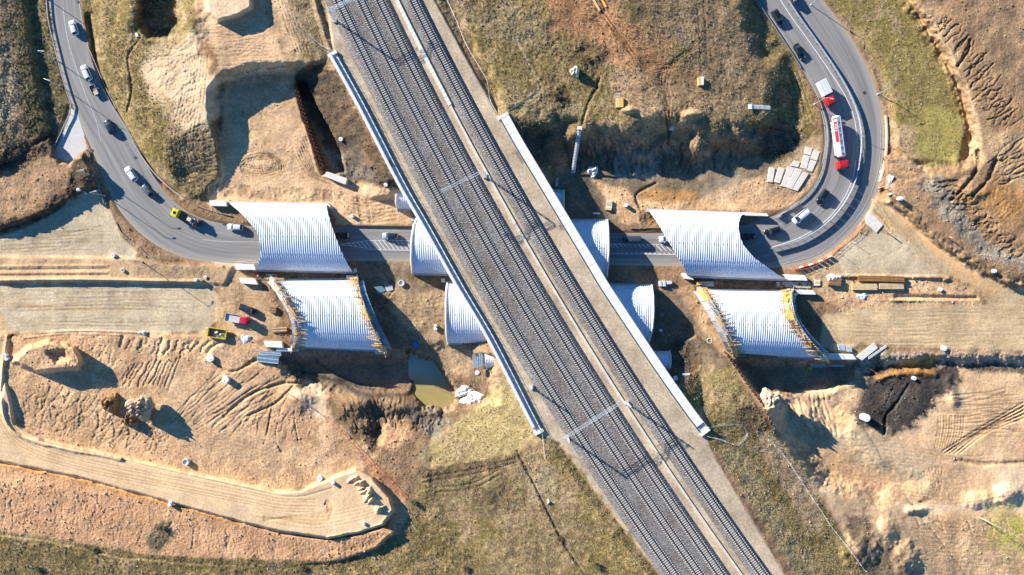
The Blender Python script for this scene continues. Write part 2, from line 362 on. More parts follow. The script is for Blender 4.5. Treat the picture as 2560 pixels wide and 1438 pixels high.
# ---- ground cover
paint('brown', [(-B,-B),(B,-B),(B,B),(-B,B)], 5, 0)
paint('scrub', [(-B,-B),(40,-B),(40,0),(45,200),(70,360),(0,420),(-B,600)], 20, 30)
paint('pale', [(0,80),(30,80),(45,200),(30,290),(0,330),(-200,300),(-200,80)], 16, 30, .7)
paint('grassd', [(30,-B),(135,-B),(122,0),(150,190),(180,270),(140,360),(90,370),(60,330),(50,200),(35,100)], 8, 14)
paint('umber', [(-B,400),(0,380),(100,330),(150,330),(130,390),(60,420),(0,460),(-B,520)], 10, 16)
paint('brown', [(-B,430),(20,430),(110,395),(185,400),(150,450),(110,500),(40,540),(-40,545),(-B,560)], 14, 20)
paint('sandr', [(20,430),(110,395),(185,400),(150,450),(110,500),(40,540),(-40,545),(-40,470)], 14, 26, .35)
paint('umber', [(0,555),(100,525),(160,480),(185,400),(215,390),(236,440),(236,468),(200,490),(120,542),(50,566),(0,584)], 6, 10)
paint('grass', [(205,-B),(800,-B),(800,0),(770,160),(700,190),(640,160),(600,200),(560,240),(545,440),(520,500),(440,480),(380,420),(320,330),(260,220),(225,100),(205,0)], 6, 6)
paint('grassd', [(340,-B),(460,-B),(458,60),(440,85),(350,90)], 10, 12)
paint('sandp', [(352,160),(378,130),(440,105),(500,80),(560,110),(600,180),(560,210),(540,260),(530,330),(500,340),(470,380),(440,330),(425,260),(390,240),(360,200)], 22, 34, .85)
paint('sand', [(480,-200),(700,-200),(720,60),(735,120),(720,185),(560,205),(520,190),(490,60)], 8, 14)
paint('tan', [(650,-200),(720,-200),(740,80),(770,160),(730,180),(700,130),(670,40)], 10, 14)
paint('sandp', [(505,-100),(625,-100),(628,25),(548,52),(520,30)], 5, 4)
paint('scrub', [(420,300),(470,330),(530,310),(548,330),(548,440),(510,490),(450,470),(420,400)], 14, 20, .8)
paint('sandr', [(545,190),(640,165),(730,170),(740,215),(640,215),(570,230)], 8, 12)
paint('sand', [(560,215),(720,200),(742,240),(770,330),(800,420),(850,440),(990,470),(1010,520),(1010,560),(840,560),(825,512),(520,512),(520,470),(550,440)], 6, 8)
paint('tan', [(570,220),(720,205),(735,250),(700,290),(640,290),(580,330)], 10, 16, .6)
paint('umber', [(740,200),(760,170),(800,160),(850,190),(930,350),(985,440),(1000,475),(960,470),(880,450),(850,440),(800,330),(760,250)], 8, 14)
paint('grey', [(815,380),(880,360),(920,400),(940,450),(880,450),(830,430)], 12, 18, .8)
paint('scrub', [(700,-200),(830,-200),(815,30),(840,150),(800,150),(750,110),(720,40)], 8, 14)
# railway corridor: sandy shoulder
paint('shoulder', RW, 3, 2)
paint('scrub', [(1240,-100),(1078,-100),(1084,0),(1172,120),(1240,265),(1290,300)], 5, 6)
# hill between the railway and the east road
paint('grass', [(1110,-B),(1900,-B),(1900,20),(1960,110),(2010,200),(2040,270),(2050,380),(1990,430),(1880,400),(1700,430),(1500,440),(1380,440),(1290,330),(1245,280),(1170,110)], 6, 6)
paint('pale', [(1180,20),(1250,0),(1330,40),(1400,80),(1380,130),(1300,110),(1220,90)], 20, 40, .55)
paint('scrub', [(1700,20),(1850,0),(1900,90),(1920,150),(1800,160),(1680,110)], 20, 40, .7)
paint('red', [(1360,-200),(1520,-200),(1540,30),(1620,80),(1660,140),(1650,200),(1740,240),(1750,270),(1700,300),(1640,300),(1600,260),(1540,230),(1530,170),(1490,110),(1400,70),(1370,20)], 14, 26)
paint('brown', [(1560,-60),(1860,-60),(1900,120),(1920,260),(1800,320),(1700,290),(1740,200),(1680,110),(1580,40)], 50, 90, .55)
paint('umber', [(1330,40),(1420,70),(1450,150),(1420,250),(1370,240),(1390,150)], 30, 60, .4)
paint('tan', [(1480,60),(1560,40),(1640,90),(1680,150),(1700,210),(1640,250),(1560,230),(1500,150)], 40, 60, .5)
paint('scrub', [(1500,-60),(1800,-60),(1880,80),(1900,200),(1850,300),(1700,260),(1660,140),(1560,40)], 40, 60, .6)
paint('pale', [(1270,200),(1420,250),(1480,290),(1380,310),(1300,295),(1260,260)], 20, 40, .45)
paint('red', [(1400,-200),(1520,-200),(1540,30),(1620,80),(1660,140),(1660,200),(1720,240),(1700,280),(1640,290),(1600,230),(1550,170),(1480,120),(1390,70)], 30, 46, .9)
paint('red', [(1560,60),(1640,70),(1700,150),(1760,230),(1720,280),(1640,250),(1580,180)], 34, 50, .6)
paint('umber', [(1440,100),(1500,105),(1520,150),(1480,190),(1430,150)], 14, 20, .6)
paint('umber', [(1370,205),(1420,215),(1430,255),(1390,270),(1360,240)], 10, 16, .7)
paint('tan', [(1530,170),(1600,170),(1740,220),(1750,260),(1690,300),(1600,290),(1540,240)], 14, 22, .7)
paint('sandr', [(1560,250),(1640,258),(1650,290),(1600,300),(1550,285)], 8, 12, .8)
paint('sandr', [(1690,270),(1755,255),(1750,275),(1700,300)], 8, 10, .8)
paint('tan', [(1470,300),(1560,310),(1740,300),(1745,340),(1620,345),(1480,330)], 10, 18, .7)
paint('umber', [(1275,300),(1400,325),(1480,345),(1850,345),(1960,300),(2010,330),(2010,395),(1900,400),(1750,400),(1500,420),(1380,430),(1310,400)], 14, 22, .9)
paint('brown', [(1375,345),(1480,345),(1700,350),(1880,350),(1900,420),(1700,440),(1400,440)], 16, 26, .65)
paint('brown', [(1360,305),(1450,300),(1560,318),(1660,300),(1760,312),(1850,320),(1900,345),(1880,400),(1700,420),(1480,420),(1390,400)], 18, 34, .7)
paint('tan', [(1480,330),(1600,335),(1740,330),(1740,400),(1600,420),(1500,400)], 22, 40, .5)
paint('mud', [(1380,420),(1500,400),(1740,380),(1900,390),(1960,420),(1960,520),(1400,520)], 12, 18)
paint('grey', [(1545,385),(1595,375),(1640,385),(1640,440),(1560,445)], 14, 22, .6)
paint('sandr', [(1480,450),(1560,470),(1590,490),(1650,505),(1750,500),(1790,470),(1900,440),(1985,420),(2055,440),(2020,490),(1960,525),(1600,525),(1600,560),(1540,560),(1530,520)], 6, 8)
paint('ochre', [(1590,480),(1640,470),(1745,480),(1745,500),(1660,505),(1600,500)], 6, 8, .5)
paint('gravel', [(1750,450),(1860,430),(1860,475),(1800,490),(1760,490)], 14, 26, .45)
paint('mud', [(1400,470),(1480,455),(1530,520),(1560,575),(1400,575)], 8, 8)  # darker ground painted inside the outline of the railway wall's cast shadow
paint('tan', [(1985,370),(2060,330),(2062,400),(2040,455),(1990,490),(1930,480),(1900,450),(1960,400)], 8, 12)
# east
paint('grassg', [(2040,-B),(2262,-B),(2262,0),(2340,110),(2400,230),(2420,330),(2400,412),(2330,420),(2260,400),(2235,370),(2228,280),(2205,190),(2140,80),(2060,0)], 5, 6)
paint('scrub', [(2050,-20),(2140,70),(2205,180),(2230,300),(2235,380),(2222,380),(2205,260),(2150,110)], 8, 8, .8)
paint('lime', [(2310,270),(2350,265),(2395,290),(2410,345),(2405,400),(2330,414),(2270,395),(2285,330)], 10, 20)
paint('tan', [(2230,310),(2290,320),(2290,400),(2320,420),(2260,430),(2230,400)], 10, 16, .8)
paint('brown', [(2262,-B),(B,-B),(B,720),(2620,720),(2500,690),(2400,640),(2300,560),(2200,500),(2220,410),(2330,420),(2405,412),(2425,330),(2385,200),(2265,0)], 5, 8)
paint('tan', [(2330,0),(2400,120),(2440,260),(2470,330),(2440,420),(2425,330),(2385,200),(2275,0)], 12, 18, .6)
paint('mud', [(2420,-B),(B,-B),(B,250),(2560,240),(2480,180),(2440,60)], 20, 50, .35)
paint('tan', [(2420,330),(2560,330),(2700,420),(2700,480),(2560,480),(2480,420),(2430,400)], 14, 20, .7)
paint('sandr', [(2225,410),(2330,425),(2360,500),(2420,560),(2440,620),(2360,590),(2280,530),(2215,490)], 10, 16, .8)
paint('grey', [(2300,450),(2350,440),(2390,490),(2420,550),(2460,610),(2540,630),(2700,640),(2700,690),(2560,680),(2460,640),(2400,590),(2340,520)], 12, 20, .9)
paint('umber', [(2335,440),(2385,470),(2420,540),(2480,590),(2480,620),(2420,590),(2370,520)], 10, 18, .75)
paint('ochre', [(2400,500),(2480,450),(2560,480),(2560,600),(2480,580)], 16, 26, .35)
paint('brown', [(2230,440),(2330,430),(2400,500),(2560,560),(2700,600),(2700,735),(2560,728),(2440,665),(2340,605),(2270,540),(2215,500)], 12, 18, .75)
paint('grey', [(2300,450),(2350,440),(2390,490),(2420,550),(2460,610),(2540,630),(2700,640),(2700,690),(2560,680),(2460,640),(2400,590),(2340,520)], 12, 22, .7)
paint('track', [(2190,490),(2230,500),(2300,560),(2420,650),(2500,700),(2700,720),(2700,800),(2520,770),(2400,700),(2300,640),(2200,560),(2165,540)], 6, 6)
paint('umber', [(2225,500),(2270,528),(2345,598),(2430,652),(2520,700),(2620,725),(2620,735),(2510,716),(2420,668),(2335,612),(2262,545),(2222,515)], 4, 8, .6)
paint('dirtroad', [(2180,496),(2228,514),(2288,566),(2348,615),(2418,668),(2478,712),(2560,742),(2700,760),(2700,830),(2560,800),(2500,780),(2440,730),(2370,682),(2300,642),(2240,592),(2178,548)], 4, 4)
paint('gravel', [(2180,498),(2230,520),(2300,590),(2320,650),(2260,620),(2190,560),(2160,545)], 14, 14, .6)
paint('tan', [(2000,680),(2100,620),(2150,560),(2200,550),(2200,590),(2120,660),(2100,700),(2380,692),(2450,720),(2460,750),(2100,752),(2020,730)], 6, 8)
paint('gravel', [(2140,585),(2200,580),(2260,590),(2300,610),(2375,665),(2365,690),(2200,692),(2110,688),(2090,640)], 5, 6)
paint('gravely', [(2060,790),(2150,770),(2200,762),(2460,758),(2480,730),(2560,720),(B,715),(B,885),(2560,878),(2330,870),(2150,858),(2110,880),(2050,870)], 6, 8)
paint('sandr', [(2080,700),(2350,695),(2450,735),(2455,762),(2180,768),(2100,780),(2060,740)], 6, 10, .9)
paint('gravel', [(2510,735),(2560,725),(2640,740),(2640,760),(2540,765),(2505,755)], 10, 10, .6)
# south-east
paint('sandr', [(2110,885),(2160,880),(2330,875),(2560,880),(B,890),(B,930),(2150,960)], 8, 12)
paint('grey', [(2140,890),(2240,880),(2320,880),(2320,900),(2230,905),(2150,930)], 6, 10, .8)
paint('grey', [(2350,880),(2560,880),(B,890),(B,930),(2560,920),(2360,905)], 8, 10, .6)
paint('sand', [(1900,1000),(2100,960),(2300,930),(2560,920),(B,930),(B,B),(2200,B),(2160,1438),(2090,1300),(2000,1160),(1930,1060),(1850,945),(1830,910),(1880,960)], 8, 10)
paint('mud', [(1840,905),(2150,905),(2110,965),(2000,970),(1900,985)], 8, 8)
paint('dark', [(2150,945),(2190,915),(2260,905),(2330,905),(2390,920),(2395,965),(2345,985),(2335,1020),(2290,1060),(2230,1090),(2150,1065),(2110,1010)], 9, 26)
paint('dark', [(2380,912),(2470,905),(2560,915),(2640,930),(2560,935),(2450,930)], 6, 8, .85)
paint('ochre', [(2188,940),(2240,922),(2240,905),(2260,890),(2330,890),(2340,940),(2290,935),(2260,928),(2195,955)], 9, 18, .6)
paint('tan', [(2100,1000),(2130,960),(2170,940),(2150,1000),(2110,1060),(2090,1040)], 8, 12, .8)
paint('tan', [(1930,1060),(2110,1060),(2300,1130),(2400,1180),(2480,1260),(2240,1262),(2100,1250),(1990,1160)], 26, 30, .55)
paint('track', [(1980,1100),(2150,1100),(2300,1200),(2320,1240),(2180,1250),(2040,1180)], 20, 20, .8)
paint('red', [(2030,1120),(2120,1140),(2230,1190),(2240,1230),(2120,1220),(2050,1170)], 20, 26, .35)
paint('gravel', [(2050,1060),(2200,1080),(2330,1160),(2300,1200),(2180,1170),(2080,1110)], 18, 24, .5)
paint('sandp', [(2475,1175),(2560,1160),(2700,1160),(2700,1260),(2560,1260),(2490,1230)], 10, 16)
paint('sandp', [(2240,1262),(2320,1265),(2480,1250),(2560,1230),(2540,1275),(2380,1285),(2250,1280)], 8, 12, .8)
paint('tan', [(2260,1300),(2560,1290),(2560,B),(2300,B),(2240,1360)], 14, 20, .7)
paint('dark', [(2110,1290),(2160,1280),(2200,1330),(2240,1360),(2280,1438),(2230,1500),(2140,1438),(2130,1360)], 12, 22, .75)
paint('scrub', [(2130,1300),(2170,1310),(2220,1390),(2250,1440),(2180,1440),(2140,1360)], 14, 22, .8)
paint('sandr', [(2200,1300),(2250,1310),(2245,1380),(2215,1350)], 8, 12, .8)
paint('grass', [(1690,860),(1740,840),(1830,905),(1850,950),(1930,1070),(2010,1180),(2090,1310),(2170,1450),(2500,2000),(2300,B),(1990,1438),(1860,1230),(1790,1130),(1765,1085),(1700,985),(1650,900)], 5, 5)
paint('mud', [(1620,740),(1700,700),(1840,905),(1800,925),(1740,900),(1700,960),(1640,880)], 8, 8)
paint('umber', [(1640,860),(1720,850),(1760,900),(1750,960),(1700,980),(1650,920)], 10, 14, .8)
paint('dry', [(1780,930),(1840,950),(1880,1000),(1900,1060),(1830,1070),(1790,1000)], 12, 18, .5)
paint('umber', [(1830,990),(1900,1020),(1950,1090),(1890,1110),(1840,1060)], 12, 20, .7)
paint('pale', [(1800,1120),(1850,1120),(1960,1300),(2060,1438),(2000,1438),(1870,1250)], 16, 26, .6)
paint('tan', [(1890,1080),(1940,1090),(2000,1160),(2050,1250),(2055,1330),(2020,1320),(1960,1220),(1900,1140)], 8, 14)
paint('dry', [(1800,1110),(1840,1110),(1900,1200),(1960,1310),(1940,1310),(1850,1180)], 8, 12, .6)
paint('sandr', [(1690,720),(1720,715),(1800,800),(1840,900),(1800,880),(1740,800)], 8, 10, .7)
# middle and south-west
paint('mud', [(880,650),(1030,655),(1030,700),(1120,720),(1120,860),(1000,880),(960,870),(900,690)], 8, 8)
paint('tan', [(955,720),(1110,730),(1115,860),(1050,850),(960,760)], 10, 14, .8)
paint('sand', [(840,500),(1010,470),(1030,560),(860,560)], 8, 10)
paint('gravel', [(-B,645),(0,592),(60,572),(120,543),(195,490),(245,474),(268,512),(304,592),(344,632),(336,646),(0,640),(-B,640)], 4, 5)
paint('track', [(-B,640),(0,638),(330,645),(420,662),(590,664),(590,690),(540,720),(300,708),(-B,714)], 5, 6)
paint('scrub', [(330,650),(420,662),(540,670),(540,705),(430,705),(350,680)], 12, 18, .5)
paint('gravel', [(-B,714),(0,712),(300,707),(520,713),(548,740),(543,800),(510,830),(300,832),(50,832),(0,820),(-B,830)], 4, 6)
paint('track', [(530,640),(600,655),(620,700),(680,740),(700,800),(660,850),(560,840),(535,800),(545,720)], 8, 12)
paint('sandr', [(-B,835),(560,835),(640,860),(700,890),(760,960),(830,980),(950,985),(1000,1010),(980,1100),(900,1180),(800,1210),(690,1235),(-B,1180)], 5, 8)
paint('sand', [(400,930),(560,930),(700,1000),(760,1060),(760,1150),(650,1160),(500,1120),(400,1050)], 30, 50, .7)
paint('red', [(640,1000),(720,980),(790,1030),(790,1110),(700,1110),(640,1060)], 20, 26, .4)
paint('track', [(-60,800),(15,790),(20,830),(5,900),(-60,920)], 6, 8)
paint('ramp', [(-B,900),(0,880),(14,960),(24,985),(38,1060),(112,1100),(300,1140),(470,1180),(620,1210),(690,1230),(750,1226),(800,1206),(850,1186),(890,1170),(934,1195),(978,1246),(986,1276),(960,1314),(900,1334),(820,1348),(700,1332),(600,1307),(420,1257),(200,1197),(0,1157),(-B,1000)], 3, 2)
paint('orange', [(-B,1000),(0,1158),(200,1199),(420,1259),(600,1309),(700,1334),(820,1350),(900,1336),(970,1318),(990,1330),(940,1372),(850,1402),(700,1400),(500,1395),(350,1385),(150,1350),(0,1328),(-B,1300)], 3, 4)
paint('ochre', [(0,1157),(200,1198),(420,1258),(600,1308),(600,1316),(420,1268),(200,1208),(0,1168)], 3, 2, .6)
paint('grass', [(-B,1330),(0,1330),(150,1352),(350,1388),(500,1396),(700,1402),(850,1404),(940,1372),(1000,1330),(1040,1250),(1045,1160),(1200,1150),(1300,1128),(1345,1090),(1400,1108),(1500,1245),(1650,1438),(1700,B),(-B,B)], 6, 12)
paint('dry', [(20,1330),(180,1352),(180,1365),(20,1345)], 8, 10, .6)
paint('grassd', [(-200,1345),(100,1350),(400,1400),(760,1410),(760,1450),(-200,1450)], 20, 30, .5)
paint('scrub', [(365,1350),(400,1295),(430,1300),(425,1340),(400,1380),(360,1390)], 8, 12)
paint('scrub', [(1040,1170),(1300,1130),(1420,1200),(1500,1330),(1400,1438),(1200,1438),(1250,1300),(1100,1280)], 20, 40, .55)
paint('umber', [(1040,1170),(1180,1155),(1300,1130),(1290,1160),(1180,1190),(1070,1215)], 8, 12, .7)
paint('umber', [(1140,1210),(1290,1200),(1300,1280),(1200,1270)], 16, 26, .6)
paint('pale', [(1300,1180),(1380,1170),(1400,1240),(1330,1260)], 14, 26, .5)
paint('orange', [(930,1180),(1000,1230),(1030,1290),(1000,1330),(960,1360),(985,1280)], 8, 12, .9)
paint('red', [(900,1130),(960,1160),(1020,1240),(980,1240),(930,1190)], 8, 12, .6)
paint('dry', [(1130,1060),(1200,1010),(1260,930),(1345,1085),(1300,1128),(1200,1150),(1060,1170),(1045,1130)], 5, 8)
paint('mud', [(690,890),(1000,880),(1080,890),(1150,1000),(1100,1040),(1030,1000),(960,990),(840,990),(760,970)], 8, 10)
paint('tan', [(1080,860),(1210,870),(1240,940),(1180,960),(1110,920)], 8, 12)
paint('scrub', [(1180,910),(1260,920),(1260,960),(1200,1010),(1160,980)], 10, 14, .7)
paint('brown', [(830,985),(1030,960),(1050,1010),(960,1060),(1030,1100),(930,1130),(870,1080),(800,1010)], 8, 14)
paint('umber', [(850,1030),(900,1010),(960,1020),(950,1060),(980,1110),(930,1120),(880,1080)], 14, 20, .5)
paint('grey', [(1030,1010),(1120,1030),(1130,1060),(1080,1090),(1030,1060)], 10, 16, .8)
paint('orange', [(960,1060),(1020,1040),(1040,1090),(980,1130),(950,1110)], 10, 14, .8)
paint('sandp', [(715,985),(760,950),(800,960),(815,1010),(810,1060),(780,1030)], 8, 12, .8)
paint('umber', [(1040,985),(1060,1030),(1130,1030),(1150,990),(1160,1010),(1140,1050),(1040,1040)], 6, 8, .7)
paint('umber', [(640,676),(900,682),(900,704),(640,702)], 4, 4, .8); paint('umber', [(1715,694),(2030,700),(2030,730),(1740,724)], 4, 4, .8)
# ---- marks on the ground
rg = random.Random(21)
def traffic(n_, u0, u1, v0, v1, sl, wig, op, dz=-.05):
    for k in range(n_):
        v = rg.uniform(v0, v1); a = rg.uniform(u0, u0+(u1-u0)*.4); b_ = rg.uniform(u0+(u1-u0)*.5, u1); e_ = rg.uniform(-wig, wig)
        tracks([(a, v), ((a+b_)/2, v+sl*(b_-a)/2+e_), (b_, v+sl*(b_-a)+rg.uniform(-wig, wig))], 2, 4.5, 1.1, dz, (.30,.21,.13), op*rg.uniform(.5,1))

BR = (.20,.135,.08); DKS = (.10,.075,.05); OR = (.42,.26,.13); PA = (.62,.50,.35)
# wheel ruts on the haul road and the turning circles
for o, op in ((-14,.35),(-8,.5),(2,.45),(9,.5),(16,.3)):
    stroke(offset([(0,1030),(60,1110),(200,1160),(420,1205),(620,1245),(700,1262),(790,1265)], o), 1.5, -.10, OR, op)
stroke([(100,1102),(300,1148),(470,1188),(640,1226),(740,1242),(830,1220)], 1.4, -.15, BR, .6)
for k in range(8): stroke([(660,1290+k*2),(730,1304-k*2),(785,1314-k*4),(822,1300-k*4),(832-k*2,1268+k*2),(818,1250+k*2),(812,1262)], 1.1, -.07, OR, .45)
for k in range(5): stroke([(640,1262+k*10),(780,1285+k*9),(880,1270+k*9),(935,1258+k*8)], 1.2, -.05, OR, .3)
for k in range(6): stroke([(0,1150-k*22),(200,1192-k*18),(420,1250-k*12)], 1.2, -.04, OR, .25)
comb([(10,1175),(420,1275),(820,1355),(960,1325)], [(0,1325),(400,1380),(820,1400),(960,1360)], 130, 1.44, -0.092, (.45,.27,.15), .35, 5, 3, .7)
comb([(560,850),(420,850),(300,840)], [(520,880),(400,890),(290,870)], 14, 3.20, -0.336, None, 0, 3, 4)
comb([(330,900),(460,890)], [(290,960),(420,985)], 13, 1.76, -0.210, BR, .4, 2, 5)
comb([(560,900),(700,930),(690,1000)], [(400,1060),(480,1080),(600,1090)], 22, 1.76, -0.147, BR, .35, 7, 6)
comb([(100,960),(300,980),(420,1080)], [(60,1040),(200,1120),(400,1120)], 60, 1.76, -0.105, BR, .35, 14, 7, .5)
comb([(640,1000),(760,1020)], [(600,1080),(720,1110)], 10, 1.20, -0.126, DKS, .6, 6, 8)
comb([(150,850),(320,850)], [(150,930),(260,960)], 10, 2.40, -0.168, None, 0, 9, 9)
for p in ([(525,900),(580,930),(640,900)], [(760,930),(700,1000),(620,1040)], [(770,960),(700,960),(620,990),(560,1040)]): stroke(p, 3, -.5, BR, .4, 4)
stroke([(722,985),(700,1030),(690,1100),(705,1130)], 1.3, -.25, DKS, .7, 3); stroke([(680,1010),(672,1060),(660,1110)], 1.3, -.25, DKS, .7, 3); stroke([(745,1000),(735,1040),(745,1100)], 1.3, -.25, DKS, .7, 3)
# sand pit
rq = random.Random(3)
for k in range(17):
    rx, ry = rq.uniform(16,62), rq.uniform(9,34); a0 = rq.uniform(0,6.28); sp_n = rq.uniform(2.0,4.6); cx, cy = 655+rq.uniform(-14,14), 412+rq.uniform(-8,8)
    tracks([(cx+rx*math.cos(a0+sp_n*q/7), cy+ry*math.sin(a0+sp_n*q/7)) for q in range(8)], 2, 2.6, 1.2, -.10, BR, .32)
for k in range(7): tracks([(745+k*4,390-k*8),(770+k*4,430),(800+k*6,450+k*2)], 2, 4, 1.4, -.15, BR, .35)
for k in range(10): stroke([(590,250+k*6),(650,330+k*5),(760,400+k*5)], 1.2, -.04, BR, .15, 6)
for k in range(10): stroke([(540,462+k*3),(700,470+k*3.5),(830,478+k*3)], 1.5, -.12, BR, .3, 5)
comb([(545,300),(560,440)], [(420,330),(450,470)], 12, 1.76, -0.147, BR, .35, 5, 10)
comb([(360,160),(400,240),(440,330)], [(480,100),(500,170),(520,300)], 26, 1.28, -0.120, BR, .22, 9, 11)
for k in range(8): stroke([(470+k*7,140),(455+k*8,240),(430+k*9,340),(440+k*8,400)], 1.5, -.12, BR, .3, 6)
comb([(500,60),(500,170)], [(690,50),(700,170)], 16, 1.04, -0.100, BR, .3, 4, 12)
stroke([(515,120),(535,150),(530,170)], 13, .3, (.22,.13,.07), .85, 8)
stroke([(560,200),(640,178),(715,172)], 4, .8, PA, .6, 5)
for k in range(5): stroke([(690+k*9,-20),(715+k*8,60),(740+k*8,130)], 1.8, -.2, BR, .4, 5)
stroke([(352,95),(325,130),(320,160),(330,220),(318,280)], 2, -.4, DKS, .5, 4)
# west gravel
for k in range(8): w_ = rg.uniform(596,634); stroke([(-20,w_),(120,w_-8),(260,w_-rg.uniform(10,50))], 1.4, -.03, (.33,.27,.19), .5, 5)
for k in range(12): w_ = rg.uniform(722,822); stroke([(-20,w_),(rg.uniform(150,350),w_+rg.uniform(-6,6)),(520,w_+rg.uniform(-10,10))], 1.3, -.03, (.34,.25,.16) if k%3 else (.42,.26,.13), .3, 6)
stroke([(-20,757),(150,768),(320,775)], 5, 0, OR, .35, 5)
stroke([(100,832),(200,827),(370,832)], 2.2, .35, PA, .5, 2); stroke([(60,845),(160,835),(300,838)], 2, .3, (.4,.36,.3), .5, 2)
comb([(0,860),(20,830)], [(40,830),(60,845)], 6, 2.00, -0.168, BR, .5, 2, 13)
stroke([(18,840),(5,930),(4,1010),(28,1075),(110,1110),(300,1148)], 4, .6, None, 0, 3)
# centre
for a in (895,917): tracks([(a,490),(a+5,530),(a+11,560)], 2, 2, 1.2, -.12, BR, .5)
for k in range(6): stroke([(850,480+k*9),(920,505+k*10),(990,500+k*10)], 2, -.12, BR, .35, 8)
for k in range(9): stroke([(960,740+k*10),(1020,760+k*9),(1110,745+k*10)], 1.6, -.06, BR, .3, 8)
for k in range(5): stroke([(960,680+k*4),(985,720),(950,760+k*4)], 1.5, -.08, (.12,.09,.06), .35, 6)
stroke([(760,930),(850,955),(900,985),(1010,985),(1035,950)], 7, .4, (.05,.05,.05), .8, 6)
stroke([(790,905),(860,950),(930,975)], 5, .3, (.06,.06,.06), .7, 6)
comb([(850,990),(1020,980)], [(880,1100),(1010,1060)], 26, 1.92, -0.210, DKS, .5, 6, 14)
comb([(1045,1030),(1150,1030)], [(1030,1080),(1120,1070)], 20, 1.92, -0.168, DKS, .5, 6, 15)
# north-east hill
for k in range(4): tracks([(1490+k*4,20),(1560,100+k*4),(1600+k*8,170),(1650+k*6,220),(1670,300),(1672,330)], 2, 4, 1.3, -.12, (.17,.09,.05), .45)
for k in range(7): stroke([(1605+k*2,152+k*6),(1640,158+k*6),(1665-k,150+k*6)], 1.4, -.12, (.18,.1,.05), .45)
for k in range(3): tracks([(1650+k*8,215),(1655+k*9,180),(1680+k*6,155),(1740,120-k*8)], 2, 3, 1.3, -.12, (.16,.1,.05), .4)
tracks([(1760,150),(1755,60),(1750,-20)], 2, 8, 1.8, -.12, (.12,.09,.04), .4); tracks([(1720,160),(1640,170)], 2, 5, 1.5, -.1, BR, .3)
stroke([(1500,195),(1490,220),(1470,260),(1455,310)], 2.8, -.5, (.06,.05,.03), .7, 3)
stroke([(1668,300),(1672,340),(1670,360)], 3, -.7, (.08,.05,.03), .7, 3)
comb([(1560,225),(1620,175)], [(1600,240),(1660,195)], 14, 1.04, -0.100, BR, .3, 3, 16)
comb([(1640,290),(1750,240)], [(1668,330),(1690,310)], 16, 1.44, -0.105, BR, .4, 4, 17)
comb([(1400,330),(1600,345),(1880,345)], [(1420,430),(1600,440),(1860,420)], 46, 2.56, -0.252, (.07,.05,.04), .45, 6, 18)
for k in range(8): stroke([(1545+k*13,385+k%3*5),(1540+k*14,410),(1548+k*14,440)], 5, .15, (.42,.36,.28), .5, 6)
stroke([(1290,100),(1325,170),(1350,225),(1280,275)], 2.2, -.2, PA, .4, 3)
for k in range(6): stroke([(1600,490+k*5),(1680,500+k*4),(1750,496+k*4)], 1.3, -.05, BR, .3, 4)
stroke([(1640,458),(1595,482),(1590,500),(1600,520)], 3, -.5, (.1,.07,.05), .7, 2)
for k in range(8): stroke([(1600,525+k*4),(1650,548+k*4)], 2, -.15, BR, .3, 7)
comb([(1900,440),(2020,470)], [(1890,480),(1990,500)], 10, 1.60, -0.105, BR, .4, 5, 19)
for k in range(3): tracks([(1990-k*14,180),(2010-k*14,240),(2030-k*18,300)], 2, 5, 1.6, -.15, BR, .35)
# east
stroke([(2262,-20),(2345,120),(2400,230),(2428,350)], 6, -.5, (.36,.23,.13), .7, 3)
stroke([(2255,-20),(2338,120),(2394,230),(2420,350)], 2.2, .3, (.06,.05,.03), .7, 3)
comb([(2330,60),(2400,170),(2440,260),(2500,340)], [(2370,30),(2450,110),(2520,200),(2570,290)], 36, 1.5, -.32, (.10,.065,.04), .65, 5, 20, .35)
stroke([(2425,100),(2420,130),(2395,165)], 3, -.8, DKS, .7, 3)
comb([(2450,420),(2500,470)], [(2560,330),(2600,430)], 16, 1.7, -.25, DKS, .4, 6, 21)
comb([(2310,450),(2400,560),(2520,650)], [(2400,440),(2480,540),(2580,620)], 60, 1.9, -.30, DKS, .45, 6, 22, .6)
comb([(2440,520),(2520,560)], [(2500,420),(2580,500)], 14, 1.44, -0.084, (.2,.11,.05), .35, 6, 23, .5)
stroke([(2445,380),(2440,430),(2410,470),(2380,500)], 4, -.9, (.08,.06,.05), .7, 6); stroke([(2490,400),(2470,450),(2430,490)], 4, -.8, (.08,.06,.05), .6, 6)
stroke([(2205,400),(2212,450),(2206,480)], 5, -.9, DKS, .5, 3)
for k in range(10): stroke([(2180+k*3,520+k*3),(2300,620+k*5),(2440,720+k*3),(2560,735+k*3)], 1.6, -.04, (.40,.28,.16), .3, 4)
for k in range(7): stroke([(2130+k*14,685),(2200+k*10,650),(2270,610-k*2)], 1.3, -.03, PA, .35, 4)
for k in range(10): w_ = rg.uniform(772,868); stroke([(2080,w_),(rg.uniform(2200,2400),w_+rg.uniform(-6,6)),(2570,w_+rg.uniform(-10,10))], 1.3, -.03, (.40,.29,.18), .25, 6)
for k in range(7): stroke([(2105+k*30,705),(2140+k*30,765)], 1.2, -.05, BR, .45)
